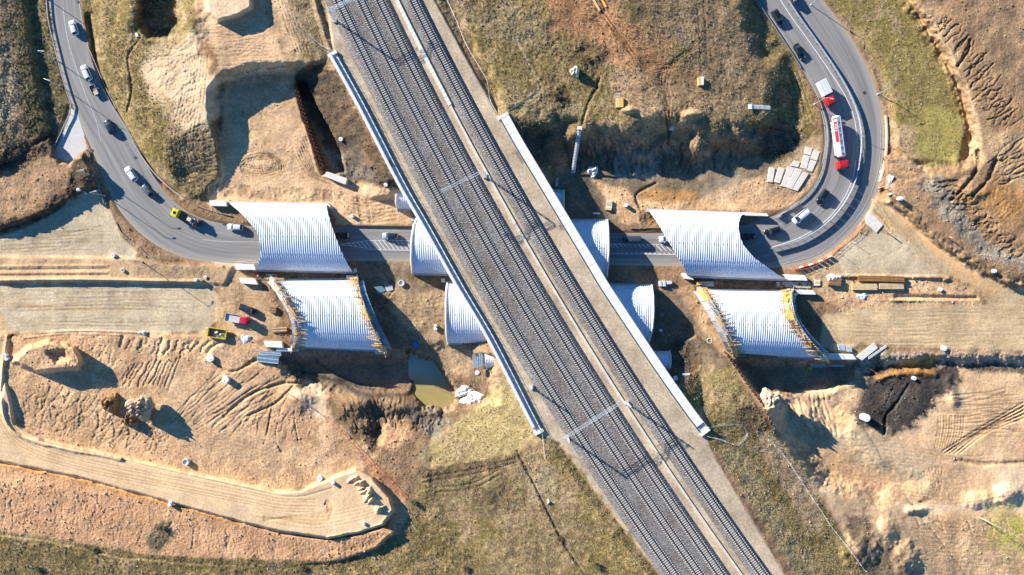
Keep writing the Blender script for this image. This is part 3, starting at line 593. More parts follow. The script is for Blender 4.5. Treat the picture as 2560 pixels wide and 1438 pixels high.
# south-east
comb([(2330,990),(2340,1090)], [(2570,960),(2570,1090)], 20, 1.52, -0.118, BR, .45, 4, 24)
for k in range(4): tracks([(2360+k*12,1130),(2440+k*8,1080),(2560,1010+k*10)], 2, 4, 1.6, -.3, BR, .5)
for k in range(5): tracks([(2350+k*14,1040),(2348+k*14,1080),(2340+k*12,1120)], 2, 3, 1.3, -.15, BR, .4)
stroke([(2390,1150),(2460,1160),(2560,1155)], 5, -.4, BR, .5, 5)
stroke([(2272,960),(2240,1010),(2215,1040),(2210,1085)], 3, -.6, (.025,.022,.02), .8, 3); stroke([(2235,965),(2215,1010),(2205,1040)], 1.6, -.3, (.03,.025,.02), .6, 4)
for k in range(8): stroke([(2300+k*8,1170),(2310+k*6,1210),(2285+k*8,1245),(2282,1262)], 1.3, -.12, BR, .35, 6)
comb([(1950,990),(2060,980)], [(2020,1100),(2100,1090)], 12, 4.00, -0.336, None, 0, 5, 25)
for k in range(9): stroke([(1960+k*5,1090+k*6),(2080,1160+k*6),(2240,1225+k*4)], 1.5, -.05, BR, .25, 5)
for k in range(12): stroke([(2290,1320+k*11),(2420,1330+k*11),(2570,1335+k*11)], 1.6, -.06, BR, .25, 8)
comb([(2250,1290),(2560,1300)], [(2330,1330),(2560,1340)], 16, 2.00, -0.126, BR, .3, 9, 26)
tracks([(1060,1200),(1180,1180),(1290,1150)], 2, 6, 2, -.2, (.06,.05,.03), .5); tracks([(1090,1225),(1180,1215),(1250,1180)], 2, 6, 2, -.2, (.06,.05,.03), .5)
stroke([(1293,1128),(1330,1200),(1370,1280),(1410,1360),(1465,1440)], 3, -.5, (.09,.075,.045), .6, 2)
#comb([(1700,985),(1950,1320)], [(1790,940),(2060,1290)], 12, 3.20, 0.250, None, 0, 8, 27)
# yard between the arches
for k in range(7): stroke([(560,660+k*2),(580+k*5,720),(560+k*6,800)], 1.6, -.06, BR, .3, 6)

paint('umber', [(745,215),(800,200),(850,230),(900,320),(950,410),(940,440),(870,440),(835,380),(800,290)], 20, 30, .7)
# low-frequency change of plant cover and damp
bare = sm((.55*N90+.5*M60+.35*M25-.10)*2.2)*VG*.62
COL[:] = COL*(1-bare[..., None])+(np.array((.330,.245,.160), f4)*(1+.3*M12)[..., None])*bare[..., None]
lush = sm((.6*N240+.5*N40-.15)*2.2)*VG*.5
COL[:] = COL*(1-lush[..., None])+np.array((.165,.130,.066), f4)*lush[..., None]
straw = sm((M12+.7*M6-.45)*2.5)*VG*.5
COL[:] = COL*(1-straw[..., None])+np.array((.40,.32,.19), f4)*straw[..., None]
COL *= 1-(1-VG)[..., None]*np.array((0,.01,.04), f4)
COL *= (1+(1-VG)*(.14*N90+.10*M60+.08*M25))[..., None]

traffic(12, -20, 530, 720, 822, 0, 8, .4); traffic(8, -20, 300, 575, 632, -.05, 8, .35); traffic(12, 2090, 2570, 772, 866, 0, 8, .4); traffic(10, 1960, 2560, 1110, 1240, .12, 26, .35); traffic(10, 2280, 2560, 1300, 1430, .05, 20, .3); traffic(12, 420, 780, 960, 1150, .25, 40, .3); traffic(8, 40, 400, 990, 1120, .2, 30, .3); traffic(7, 560, 820, 300, 480, .4, 30, .3); traffic(6, 540, 720, 700, 840, .3, 20, .35); traffic(6, 960, 1110, 730, 850, .1, 14, .3); traffic(6, 500, 700, 30, 170, .1, 20, .3)
for k in range(16): tracks([(2190+k*2, 505+k*3), (2290+k*2, 590+k*4), (2420, 690+k*4), (2570, 738+k*4)], 2, 4.5, 1.2, -.04, (.36,.25,.15), .22)
# ---- build the ground sheet
roadmask = np.zeros((NY, NX), f4)
def rmask(poly, keep):
    wn, dd = sdist(poly, 20); roadmask[wn] = np.maximum(roadmask[wn], sm(1-(dd-2)/keep))
rmask(polyW, 6); rmask(polyE, 6); rmask([(172,262),(200,300),(218,372),(172,412),(130,392)], 6); rmask(RW, 2)
keep = 1-roadmask
Z += keep*(R1*(CL*1.0+.5*np.abs(N5))+R2*(LU*1.1)) + keep*.25*N40*np.clip(R2*6, 0, 1)
Z -= roadmask*0.06
k = (S*(HC-Z)/HC)
co = np.empty((NY*NX, 3), f4); co[:, 0] = ((U-1280)*k).ravel(); co[:, 1] = ((719-V)*k).ravel(); co[:, 2] = Z.ravel()
iy, ix = np.meshgrid(np.arange(NY-1), np.arange(NX-1), indexing='ij'); b0 = (iy*NX+ix).ravel()
quads = np.stack([b0, b0+NX, b0+NX+1, b0+1], 1).astype(np.int32)
me = bpy.data.meshes.new('ground'); me.vertices.add(NY*NX); me.vertices.foreach_set('co', co.ravel())
me.loops.add(quads.size); me.loops.foreach_set('vertex_index', quads.ravel())
me.polygons.add(len(quads)); me.polygons.foreach_set('loop_start', np.arange(0, quads.size, 4, dtype=np.int32))
me.polygons.foreach_set('use_smooth', np.ones(len(quads), bool)); me.update(calc_edges=True)
sp = 1+CV*(.30*N3+.22*M6+.15*N10)*.9                # material flecks: straw, stones, soil crumbs
lum = COL.mean(2, keepdims=True); COL = np.clip(lum+(COL-lum)*1.25, .012, 1)
rgba = np.ones((NY*NX, 4), f4); rgba[:, :3] = (COL*np.clip(sp, .45, 1.7)[..., None]).reshape(-1, 3)
at = me.attributes.new('soil', 'FLOAT_COLOR', 'POINT'); at.data.foreach_set('color', rgba.ravel())
at = me.attributes.new('coarse', 'FLOAT', 'POINT'); at.data.foreach_set('value', np.clip(R1*4, 0, 1).ravel())
gm = bpy.data.materials.new('ground_cover'); gm.use_nodes = True; n = gm.node_tree; bs = n.nodes['Principled BSDF']
bs.inputs['Roughness'].default_value = 0.95; bs.inputs['Specular IOR Level'].default_value = 0.15
a1 = n.nodes.new('ShaderNodeAttribute'); a1.attribute_name = 'soil'; a2 = n.nodes.new('ShaderNodeAttribute'); a2.attribute_name = 'coarse'
tc = n.nodes.new('ShaderNodeTexCoord')
n1 = n.nodes.new('ShaderNodeTexNoise'); n1.inputs['Scale'].default_value = 2.8; n1.inputs['Detail'].default_value = 6; n1.inputs['Roughness'].default_value = .75
n.links.new(tc.outputs['Object'], n1.inputs['Vector'])
mr = n.nodes.new('ShaderNodeMapRange'); mr.inputs['From Min'].default_value = .25; mr.inputs['From Max'].default_value = .75; mr.inputs['To Min'].default_value = .66; mr.inputs['To Max'].default_value = 1.34
n.links.new(n1.outputs['Fac'], mr.inputs['Value'])
mx = n.nodes.new('ShaderNodeVectorMath'); mx.operation = 'SCALE'; n.links.new(a1.outputs['Color'], mx.inputs[0]); n.links.new(mr.outputs['Result'], mx.inputs['Scale'])
n.links.new(mx.outputs[0], bs.inputs['Base Color'])
bp = n.nodes.new('ShaderNodeBump'); bp.inputs['Distance'].default_value = .25
ms = n.nodes.new('ShaderNodeMath'); ms.operation = 'MULTIPLY_ADD'; ms.inputs[1].default_value = .7; ms.inputs[2].default_value = .18; n.links.new(a2.outputs['Fac'], ms.inputs[0]); n.links.new(ms.outputs[0], bp.inputs['Strength'])
n.links.new(n1.outputs['Fac'], bp.inputs['Height']); n.links.new(bp.outputs['Normal'], bs.inputs['Normal'])
me.materials.append(gm)
ground = struct(link('ground', me))
def gz(u, v):
    """ground height at a survey point"""
    i = min(max(np.searchsorted(us, u)-1, 0), NX-2); j = min(max(np.searchsorted(vs, v)-1, 0), NY-2)
    return float(Z[j:j+2, i:i+2].mean())
def G(u, v, dz=0.0): z = gz(u, v); return P(u, v, z+dz)
# ---------------------------------------------------------------- railway
ZR = 8.95
vv = [0, 360, 720, 1080, 1438]
TK = {'T1': [846,1025,1223,1443,1687], 'T2': [902,1080,1286,1506,1750], 'T3': [949,1131,1336,1560,1802], 'T4': [1032,1221,1427,1660,1907], 'D': [992,1176,1384,1607,1855]}
TF = {a: np.polynomial.Polynomial.fit(vv, b, 3) for a, b in TK.items()}
def tu(a, v): return float(TF[a](v)) if -60 < v < 1500 else float(TF[a](min(max(v, -60), 1500))+TF[a].deriv()(min(max(v, -60), 1500))*(v-min(max(v, -60), 1500)))
bal = bpy.data.materials.new('ballast_stone'); bal.use_nodes = True; n = bal.node_tree; bs = n.nodes['Principled BSDF']
bs.inputs['Roughness'].default_value = .9; bs.inputs['Specular IOR Level'].default_value = .2
tc = n.nodes.new('ShaderNodeTexCoord'); vo = n.nodes.new('ShaderNodeTexVoronoi'); vo.inputs['Scale'].default_value = 4.5
n.links.new(tc.outputs['Object'], vo.inputs['Vector'])
rp = n.nodes.new('ShaderNodeValToRGB'); e = rp.color_ramp.elements; e[0].color = (.140,.129,.118,1); e[1].color = (.355,.332,.308,1)
sp_ = n.nodes.new('ShaderNodeSeparateColor'); n.links.new(vo.outputs['Color'], sp_.inputs[0]); n.links.new(sp_.outputs[0], rp.inputs['Fac'])
ns = n.nodes.new('ShaderNodeTexNoise'); ns.inputs['Scale'].default_value = .12; ns.inputs['Detail'].default_value = 4; n.links.new(tc.outputs['Object'], ns.inputs['Vector'])
mxr = n.nodes.new('ShaderNodeMix'); mxr.data_type = 'RGBA'; mxr.blend_type = 'MULTIPLY'; mxr.inputs['Factor'].default_value = 1
r2 = n.nodes.new('ShaderNodeValToRGB'); r2.color_ramp.elements[0].position = .35; r2.color_ramp.elements[1].position = .7; r2.color_ramp.elements[0].color = (.80,.74,.67,1); r2.color_ramp.elements[1].color = (1,1,1.02,1)
n.links.new(ns.outputs['Fac'], r2.inputs['Fac']); n.links.new(rp.outputs['Color'], mxr.inputs['A']); n.links.new(r2.outputs['Color'], mxr.inputs['B']); sa = n.nodes.new('ShaderNodeAttribute'); sa.attribute_name = 'stain'; n3 = n.nodes.new('ShaderNodeTexNoise'); n3.inputs['Scale'].default_value = .25; n3.inputs['Detail'].default_value = 5; n.links.new(tc.outputs['Object'], n3.inputs['Vector'])
m3 = n.nodes.new('ShaderNodeMath'); m3.operation = 'MULTIPLY'; n.links.new(sa.outputs['Fac'], m3.inputs[0]); n.links.new(n3.outputs['Fac'], m3.inputs[1])
mx3 = n.nodes.new('ShaderNodeMix'); mx3.data_type = 'RGBA'; mx3.blend_type = 'MULTIPLY'; n.links.new(m3.outputs[0], mx3.inputs['Factor']); n.links.new(mxr.outputs['Result'], mx3.inputs['A']); mx3.inputs['B'].default_value = (.62,.48,.36,1); n.links.new(mx3.outputs['Result'], bs.inputs['Base Color'])
bp = n.nodes.new('ShaderNodeBump'); bp.inputs['Strength'].default_value = .8; bp.inputs['Distance'].default_value = .12; n.links.new(vo.outputs['Distance'], bp.inputs['Height']); n.links.new(bp.outputs['Normal'], bs.inputs['Normal'])
def bed(name, prof):
    """prof: list of (track, offset, height); swept along the line"""
    rows = np.concatenate([np.arange(-700, -40, 30), np.arange(-40, 1480, 2.5), np.arange(1480, 2300, 30)]); V_ = []; F_ = []; ST = []; tks = sorted({a for a, o, z in prof if a[0] == 'T'})
    rs = np.random.RandomState(3); nc = None
    for v in rows:
        xs = [tu(a, v)+o for a, o, z in prof]; zs = [z for a, o, z in prof]; ts = np.linspace(0, 1, 70); tk = np.linspace(0, 1, len(xs))
        uu = np.interp(ts, tk, xs); zz = np.interp(ts, tk, zs)+rs.uniform(-.045, .045, 70); uu = uu+rs.uniform(-.4, .4, 70)
        ce = [tu(a, v) for a in tks]
        for a, b in zip(uu, zz): V_.append(tuple(P(a, v, b))); ST.append(max(math.exp(-((a-c_)/11.0)**2) for c_ in ce))
    for i in range(len(rows)-1):
        for j in range(69): F_.append((i*70+j, (i+1)*70+j, (i+1)*70+j+1, i*70+j+1))
    me = bpy.data.meshes.new(name); me.from_pydata(V_, [], F_); me.materials.append(bal); at_ = me.attributes.new('stain', 'FLOAT', 'POINT'); at_.data.foreach_set('value', ST)
    return struct(link(name, me))
bed('ballast_bed', [('T1',-36,8.15),('T1',-20,8.92),('T1',0,8.92),('T1',20,8.86),('T2',-20,8.86),('T2',0,8.92),('T3',0,8.92),('T3',17,8.9),('T3',28,8.08)])
bed('ballast_bed', [('T4',-32,8.15),('T4',-18,8.92),('T4',0,8.92),('T4',15,8.9),('T4',26,8.05)])
m_rail = mat('rail_steel', (.045,.036,.030), .55, .3, var=.3, vscale=1.5)
m_slp = mat('sleeper_concrete', (.48,.455,.415), .85, var=.25, vscale=.5)
m_conc = mat('pale_concrete', (.74,.71,.64), .85, var=.10, vscale=.5, bump=.15, bscale=6)
m_conc2 = mat('grey_concrete', (.46,.46,.45), .85, var=.14, vscale=.6, bump=.15, bscale=6)
slp = MB(); slp.box((0,0,0), (2.75,.29,.2)); slp.box((-1.05,0,.11), (.5,.26,.03)); slp.box((1.05,0,.11), (.5,.26,.03))
slp_me = slp.mesh('sleeper', m_slp)
tlab = {'T1': 'westernmost railway track of the four, beside the left parapet wall', 'T2': 'second railway track from the left parapet wall', 'T3': 'third railway track from the left, just left of the pale cable trough', 'T4': 'easternmost railway track, alone to the right of the cable trough'}
for tn in ('T1','T2','T3','T4'):
    t = thing('railway_track', tlab[tn], 'railway track', P(tu(tn,719),719,ZR), group='railway tracks over the tunnels'); t0 = Vector(t.location)
    pts = [P(tu(tn, v), v, ZR) for v in range(-700, 2300, 8)]
    L = [0.0]
    for a, b in zip(pts, pts[1:]): L.append(L[-1]+(b-a).length)
    for s in (-1, 1):
        rb = MB(); path = []
        for j, p in enumerate(pts):
            tt = (pts[min(j+1,len(pts)-1)]-pts[max(j-1,0)]).normalized(); path.append(p+Vector((-tt.y,tt.x,0))*s*.80+Vector((0,0,.09))-t0)
        rb.sweep(path, .24, .03); rb.sweep([p+Vector((0,0,.03)) for p in path], .12, .15); rb.obj('rail', m_rail, t)
    d_ = 0.3; far = MB(); cnt = 0
    while d_ < L[-1]-1:
        j = int(np.searchsorted(L, d_))-1; f = (d_-L[j])/(L[j+1]-L[j]); p = pts[j].lerp(pts[j+1], f); tt = (pts[j+1]-pts[j]).normalized(); rz = math.atan2(tt.y, tt.x)+math.pi/2+random.uniform(-.012,.012)
        inview = abs(p.y) < 81*(HC-ZR)/HC
        if inview and cnt < 300:
            o = link('sleeper', slp_me, t, p-t0+Vector((random.uniform(-.02,.02),0,-.02)), rz); cnt += 1
        else: far.box(p-t0+Vector((0,0,-.02)), (2.75,.29,.2), rz)
        d_ += 0.625
    struct(far.obj('sleeper', m_slp, t), 'stuff')
# cable trough beside track four: concrete lids
ct = thing('cable_trough', 'pale concrete cable trough running between the third and fourth tracks', 'cable trough', P(tu('D',719),719,8.25)); c0 = Vector(ct.location)
lid = MB().box((0,0,0), (1.15,.95,.22)).mesh('lid', mat('trough_lid', (.74,.70,.60), .85, var=.1))
thin = []
v = -40.0
k_ = 0
while v < 258:
    p = P(tu('D',v),v,8.55); q = P(tu('D',v+10),v+10,8.55); tt = (q-p); link('lid', lid, ct, (p+q)/2-c0, math.atan2(tt.y,tt.x)); v += 10.1
MB().sweep([P(tu('D',a),a,8.2)-c0 for a in range(255, 1700, 12)], .5, .35).obj('duct', mat('duct_concrete', (.66,.60,.50), .85, var=.2, vscale=.3), ct)
MB().sweep([P(tu('D',a),a,8.2)-c0 for a in range(-400, 256, 12)], .8, .25).obj('duct', m_conc, ct)
# ---- retaining walls with parapets
m_steel = mat('galvanised_steel', (.62,.65,.68), .45, .5, var=.08, vscale=2)
m_dsteel = mat('dark_railing_steel', (.12,.16,.20), .5, .5)
WW = [(831,135),(895,250),(952,360),(1004,460),(1062,560),(1118,660),(1152,720),(1212,820),(1265,920),(1316,1020),(1347,1080)]
WE = [(1258,290),(1297,360),(1357,460),(1417,560),(1477,660),(1513,720),(1579,820),(1646,920),(1718,1022),(1762,1080)]
def wall(name, line, label, sgn, width, lip, cw=.85, ch=.85):
    t = thing(name, label, 'wall', P(line[0][0], line[0][1], 0)); t0 = Vector(t.location)
    c = crv(line, 6); b = [P(p.x, p.y, 8.62) for p in c]; nb = []
    for j, p in enumerate(b):
        tt = (b[min(j+1,len(b)-1)]-b[max(j-1,0)]).normalized(); nb.append(Vector((-tt.y,tt.x,0)))
    cen = [p-t0 for p in b]
    off = lambda o, dz: [p+q*o+Vector((0,0,dz)) for p, q in zip(cen, nb)]
    MB().sweep(off(0,-10.2), width, 10.0).obj('retaining_wall', m_conc2, t)
    # coping blocks
    L = len(b); oo = sgn*(width/2-cw/2+.05)
    full = off(oo, -.2); Ls = [0]
    for a, q in zip(full, full[1:]): Ls.append(Ls[-1]+(q-a).length)
    def at(d): j = min(int(np.searchsorted(Ls, d)), L-1); j = max(j, 1); f = (d-Ls[j-1])/(Ls[j]-Ls[j-1]); return full[j-1].lerp(full[j], f)
    st = 2.6; n_ = int(Ls[-1]/st)
    cb = MB().box((0,0,0),(st-.05,cw,ch)).mesh('coping_block', m_conc)
    for k in range(n_):
        a = at(k*st); q = at((k+1)*st); d_ = q-a; link('coping_block', cb, t, (a+q)/2+Vector((0,0,ch/2+random.uniform(-.01,.01))), math.atan2(d_.y,d_.x))
    if width-cw > .6: MB().sweep(off(-sgn*cw/2, -.2), width-cw-.05, .16).obj('walkway', mat('walkway_slab', (.70,.68,.64), .8, var=.08, vscale=.4), t)
    MB().sweep(off(-sgn*(width/2-.1), -.2), .12, .45).obj('inner_kerb', m_dsteel, t)
    # railing
    r = MB(); po = sgn*(width/2-.02-(cw-.15 if lip == 1 else 0)); pp = off(po, ch-.2)
    for h in (.35,.7,1.1): r.pipe([p+Vector((0,0,h)) for p in pp], .035, 5)
    r.obj('handrail', m_steel, t)
    full = pp; Ls = [0]
    for a, q in zip(full, full[1:]): Ls.append(Ls[-1]+(q-a).length)
    pm = MB().box((0,0,.55),(.08,.08,1.1)).mesh('post', m_steel); d_ = .3
    while d_ < Ls[-1]:
        j = min(max(int(np.searchsorted(Ls, d_)),1), L-1); f = (d_-Ls[j-1])/(Ls[j]-Ls[j-1]); link('post', pm, t, full[j-1].lerp(full[j], f)); d_ += 2.0
    for e in (0, -1): MB().box(cen[e]+Vector((0,0,-4.9)), (width+.5,.9,10.4), math.atan2(nb[e].y,nb[e].x)).obj('wing_pier', m_conc, t)
    return t
wall('retaining_wall', WW, 'western concrete retaining wall with pale coping beside the first track', -1, 2.1, 1, .85, .85)
wall('retaining_wall', WE, 'eastern concrete retaining wall with broad white top and railing', 1, 2.6, 2, 2.25, .45)
# ---- catenary masts and portals
def mast(loc, h, w=.45):
    m = MB()
    for a in (-1,1):
        for b in (-1,1): m.bar((a*w/2,b*w/2,0),(a*w/3.2,b*w/3.2,h),.09)
    z = .6
    while z < h-.5:
        for a in (-1,1):
            k = w/2*(1-z/h*.37); m.bar((a*k,-k,z),(a*k,k,z+.6),.05); m.bar((-k,a*k,z),(k,a*k,z+.6),.05)
        z += .8
    return m
def portal(name, label, ends, zb, h, beam, arm=None, footing=True):
    t = thing(name, label, 'catenary portal', P(*ends[0], zb)); t0 = Vector(t.location)
    for e in ends:
        p = P(*e, zb)-t0; mm = mast(p, h).obj('mast', m_steel, t); mm.location = p
        ft = MB().box((0,0,.2),(1.1,1.1,.5)).obj('footing', m_conc2, t); ft.location = p
    if beam:
        a, b = [P(q[0], q[1], zb+h)-t0 for q in beam]; d_ = (b-a); q = Vector((-d_.y,d_.x,0)).normalized()*.3; B_ = MB()
        for s in (-1,1):
            for dz in (-.3,.3): B_.bar(a+q*s+Vector((0,0,dz)), b+q*s+Vector((0,0,dz)), .075)
        n_ = int(d_.length/1.0)
        for k in range(n_):
            e0 = a+d_*(k/n_); e1 = a+d_*((k+1)/n_); s = 1 if k%2 else -1
            B_.bar(e0+q*s+Vector((0,0,.3)), e1-q*s+Vector((0,0,.3)), .05); B_.bar(e0+q+Vector((0,0,-.3*s)), e1+q+Vector((0,0,.3*s)), .05)
        B_.obj('beam', m_steel, t)
        dr = MB()
        for f in (.3,.6,.9): p = a+d_*f; dr.tube(p, p+Vector((0,0,-1.4)), .05); dr.tube(p+Vector((0,0,-1.4)), p+Vector((.9,.3,-1.5)), .04)
        dr.obj('dropper', m_steel, t)
    return t
portal('catenary_portal', 'galvanised lattice catenary mast with cantilever beam over two tracks, upper portal', [(1213,441)], 8.3, 8.2, [(1207,428),(1102,478)])
portal('catenary_portal', 'galvanised lattice catenary portal with two masts spanning three tracks, lower portal', [(1566,1007),(1418,1092)], 8.3, 8.0, [(1556,1004),(1404,1100)])
portal('catenary_mast', 'single catenary mast standing alone left of the westernmost track', [(1328,967)], 8.3, 5.5, None)
portal('catenary_portal', 'catenary mast with beam reaching over the tracks at the top edge', [(838,52)], 8.3, 8.0, [(818,27),(925,-22)])
# wires above every track
for tn, wl in (('T1','first'),('T2','second'),('T3','third'),('T4','fourth')):
    tag(MB().pipe([P(tu(tn,v), v, ZR+5.6) for v in range(-300,1800,40)], .012, 4).obj('contact_wire', m_dsteel), f'thin overhead contact wire above the {wl} track from the left', 'wire', 'contact wires')
# ---------------------------------------------------------------- carriageways
asp = bpy.data.materials.new('asphalt'); asp.use_nodes = True; n = asp.node_tree; bs = n.nodes['Principled BSDF']
bs.inputs['Roughness'].default_value = .82; bs.inputs['Specular IOR Level'].default_value = .3
uv = n.nodes.new('ShaderNodeUVMap'); mp = n.nodes.new('ShaderNodeMapping'); mp.inputs['Scale'].default_value = (1.1, .035, 1); n.links.new(uv.outputs[0], mp.inputs['Vector'])
n1 = n.nodes.new('ShaderNodeTexNoise'); n1.inputs['Scale'].default_value = 1; n1.inputs['Detail'].default_value = 3; n1.inputs['Roughness'].default_value = .6; n.links.new(mp.outputs[0], n1.inputs['Vector'])
rp = n.nodes.new('ShaderNodeValToRGB'); e = rp.color_ramp.elements; e[0].position = .3; e[1].position = .72; e[0].color = (.185,.176,.165,1); e[1].color = (.31,.29,.265,1); n.links.new(n1.outputs['Fac'], rp.inputs['Fac'])
n2 = n.nodes.new('ShaderNodeTexNoise'); n2.inputs['Scale'].default_value = 1.5; n2.inputs['Detail'].default_value = 8; n2.inputs['Roughness'].default_value = .7; n.links.new(uv.outputs[0], n2.inputs['Vector'])
# dust lying along the edges
at = n.nodes.new('ShaderNodeAttribute'); at.attribute_name = 'edge'
ad = n.nodes.new('ShaderNodeMath'); ad.operation = 'MULTIPLY_ADD'; ad.inputs[1].default_value = 1.0; n.links.new(at.outputs['Fac'], ad.inputs[0])
sb = n.nodes.new('ShaderNodeMath'); sb.operation = 'MULTIPLY_ADD'; sb.inputs[1].default_value = .9; sb.inputs[2].default_value = -.55; n.links.new(n2.outputs['Fac'], sb.inputs[0]); n.links.new(sb.outputs[0], ad.inputs[2])
cl = n.nodes.new('ShaderNodeClamp'); n.links.new(ad.outputs[0], cl.inputs['Value'])
mx = n.nodes.new('ShaderNodeMix'); mx.data_type = 'RGBA'; n.links.new(cl.outputs[0], mx.inputs['Factor']); n.links.new(rp.outputs['Color'], mx.inputs['A']); mx.inputs['B'].default_value = (.42,.37,.29,1)
n.links.new(mx.outputs['Result'], bs.inputs['Base Color'])
def road_mesh(name, L, Rr, dusty):
    NC = 14; Vv = []; F_ = []; UV = []; ED = []; s = 0; prev = None
    for a, b in zip(L, Rr):
        A = P(a[0], a[1], .02); B_ = P(b[0], b[1], .02); c = (A+B_)/2
        if prev is not None: s += (c-prev).length
        prev = c; wd = (B_-A).length
        for k in range(NC+1):
            t = k/NC; p = A.lerp(B_, t); p.z = .02+.06*(1-(2*t-1)**2); Vv.append(tuple(p)); UV.append((t*wd, s))
            ED.append(max(dusty[0]*max(0, 1-t*wd/1.6), dusty[1]*max(0, 1-(1-t)*wd/2.2)))
    m = len(L)
    for i in range(m-1):
        for k in range(NC): F_.append((i*(NC+1)+k, (i+1)*(NC+1)+k, (i+1)*(NC+1)+k+1, i*(NC+1)+k+1))
    me = bpy.data.meshes.new(name); me.from_pydata(Vv, [], F_); lay = me.uv_layers.new(name='UVMap')
    for lp in me.loops: lay.data[lp.index].uv = UV[lp.vertex_index]
    a_ = me.attributes.new('edge', 'FLOAT', 'POINT'); a_.data.foreach_set('value', ED)
    me.materials.append(asp); me.polygons.foreach_set('use_smooth', [True]*len(me.polygons)); return struct(link(name, me))
road_w = road_mesh('road', [tuple(p) for p in WL], [tuple(p) for p in WR_], (.5, .9))
road_e = road_mesh('road', [tuple(p) for p in EL], [tuple(p) for p in ER], (.6, .9))
ap = [(176,264),(196,290),(212,340),(217,372),(195,392),(172,411),(150,402),(131,391),(150,350),(172,300)]
MB().prism([P(*q)[:2] for q in ap], -.2, .07).obj('paved_apron', mat('apron_paving', (.56,.53,.48), .85, var=.08, vscale=.5)); struct(bpy.data.objects['paved_apron'])
# painted lines (each line a strip on its carriageway)
m_line = mat('worn_road_paint', (.62,.62,.60), .7, col2=(.36,.36,.36), vscale=1.2)
m_lineb = mat('road_paint', (.80,.80,.78), .7, col2=(.58,.58,.57), vscale=1.2)
def line(parent, pts, w=.14, m=None, z=.1, name='lane_line'):
    c = [P(p[0], p[1], z) for p in crv(pts, 6)] if len(pts) > 2 else [P(*p, z) for p in pts]
    return MB().sweep(c, w, .006).obj(name, m or m_line, parent)
line(road_w, [(158,20),(164,70),(175,120),(196,185),(217,245),(240,300),(253,357)], .16)
line(road_w, [(253,357),(285,430),(330,500),(390,560)], .12, mat('faint_paint', (.30,.30,.30), .8))
line(road_w, [(199,10),(204,45),(216,105),(232,145)], .13); line(road_w, [(232,145),(262,215),(290,272)], .12)
line(road_w, [(505,599),(560,604),(650,605)], .15)
line(road_w, [(300,620),(380,648),(470,657),(590,655),(640,651)], .13)
line(road_e, [(852,611),(890,606),(936,601),(1030,602)], .16, m_lineb); line(road_e, [(852,612),(893,617),(942,624),(1030,626)], .16, m_lineb)
for k in range(16):
    x = 870+k*11; f = min(1, (x-858)/80); line(road_e, [(x,610-8*f),(x+9+8*f,613+11*f)], .2, m_lineb, name='hatch_bar')
line(road_e, [(1515,610),(1600,611),(1690,612)], .14, m_lineb); line(road_e, [(1515,634),(1600,635),(1700,637)], .18, m_lineb)
for k in range(15):
    x = 1524+k*11.5; line(road_e, [(x,611),(x+10 if k < 10 else x+16,618 if k < 10 else 628)], .2, m_lineb, name='hatch_bar')
    line(road_e, [(x-4,632),(x+2,635)], .2, m_lineb, name='hatch_bar')
line(road_e, [(1945,-10),(1977,40),(2025,107),(2080,187),(2113,240),(2134,290),(2143,340)], .2, m_lineb)
line(road_e, [(2140,400),(2130,452),(2104,505),(2060,556),(1996,596),(1930,618)], .2, m_lineb)
line(road_e, [(1900,12),(1945,68),(1990,142),(2034,222),(2060,282),(2070,340),(2066,395)], .14)
line(road_e, [(2200,300),(2202,360),(2192,440),(2160,520),(2100,590),(2040,636),(1960,660)], .14)
# manhole covers set in the carriageway
cov = MB().lathe((0,0,0), [(.42,0),(.42,.03),(.34,.035),(.3,.025)], 20).mesh('manhole_cover', mat('cast_iron', (.06,.06,.065), .6, .5))
for q, pr in (((193,4),road_w),((229,376),road_w),((338,394),road_w),((541,538),road_w),((560,560),road_w),((2161,232),road_e),((2057,273),road_e)): link('manhole_cover', cov, pr, P(*q, .1))
# kerb stones along the carriageway edges
m_kerb = mat('kerb_concrete', (.40,.39,.36), .85, var=.15, vscale=.8)
def kerb(pts, label, w=.25, h=.14):
    o = MB().sweep([P(p.x, p.y, 0) for p in crv(pts, 6)], w, h).obj('kerb', m_kerb); return struct(o)
kerb([(1876,0),(1895,22),(1938,80),(1982,150),(2028,228),(2054,285),(2063,345),(2058,395),(2042,440),(2015,480),(1970,512),(1928,532)], '')
kerb([(330,352),(366,408),(404,452),(452,490),(515,522),(575,540)], '')
def barrier(label, pts, h0, h1, step, m, zb=0.0, gap=False, post_m=None, cat='barrier', name='guard_rail', wdt=.12, ph=None):
    """posts with a continuous band between heights h0 and h1"""
    c = [P(p.x, p.y, 0) for p in crv(pts, 6)]; uvp = crv(pts, 6)
    zz = [zb if zb is not None else gz(p.x, p.y) for p in uvp]
    c = [P(p.x, p.y, z) for p, z in zip(uvp, zz)]; t = thing(name, label, cat, c[0]); t0 = Vector(c[0]); L = [0]
    for a, b in zip(c, c[1:]): L.append(L[-1]+(b-a).length)
    n_ = max(1, int(L[-1]/step)); pts_ = []
    for k in range(n_+1):
        d_ = L[-1]*k/n_; j = min(max(int(np.searchsorted(L, d_)),1), len(c)-1); f = (d_-L[j-1])/max(1e-6, L[j]-L[j-1]); pts_.append(c[j-1].lerp(c[j], f)-t0)
    pm = MB().box((0,0,(ph or h1)/2),(.1,.1,ph or h1)).mesh('post', post_m or m)
    for p in pts_: link('post', pm, t, p)
    if gap:
        for a, b in zip(pts_, pts_[1:]):
            d_ = b-a; MB().bar(a+d_*.05+Vector((0,0,(h0+h1)/2)), b-d_*.05+Vector((0,0,(h0+h1)/2)), wdt*.5, h1-h0).obj('panel', m, t)
    else: MB().sweep([p+Vector((0,0,h0)) for p in pts_], wdt, h1-h0).obj('rail_band', m, t)
    return t
m_gr = mat('weathered_guard_rail', (.34,.36,.38), .5, .5, var=.1)
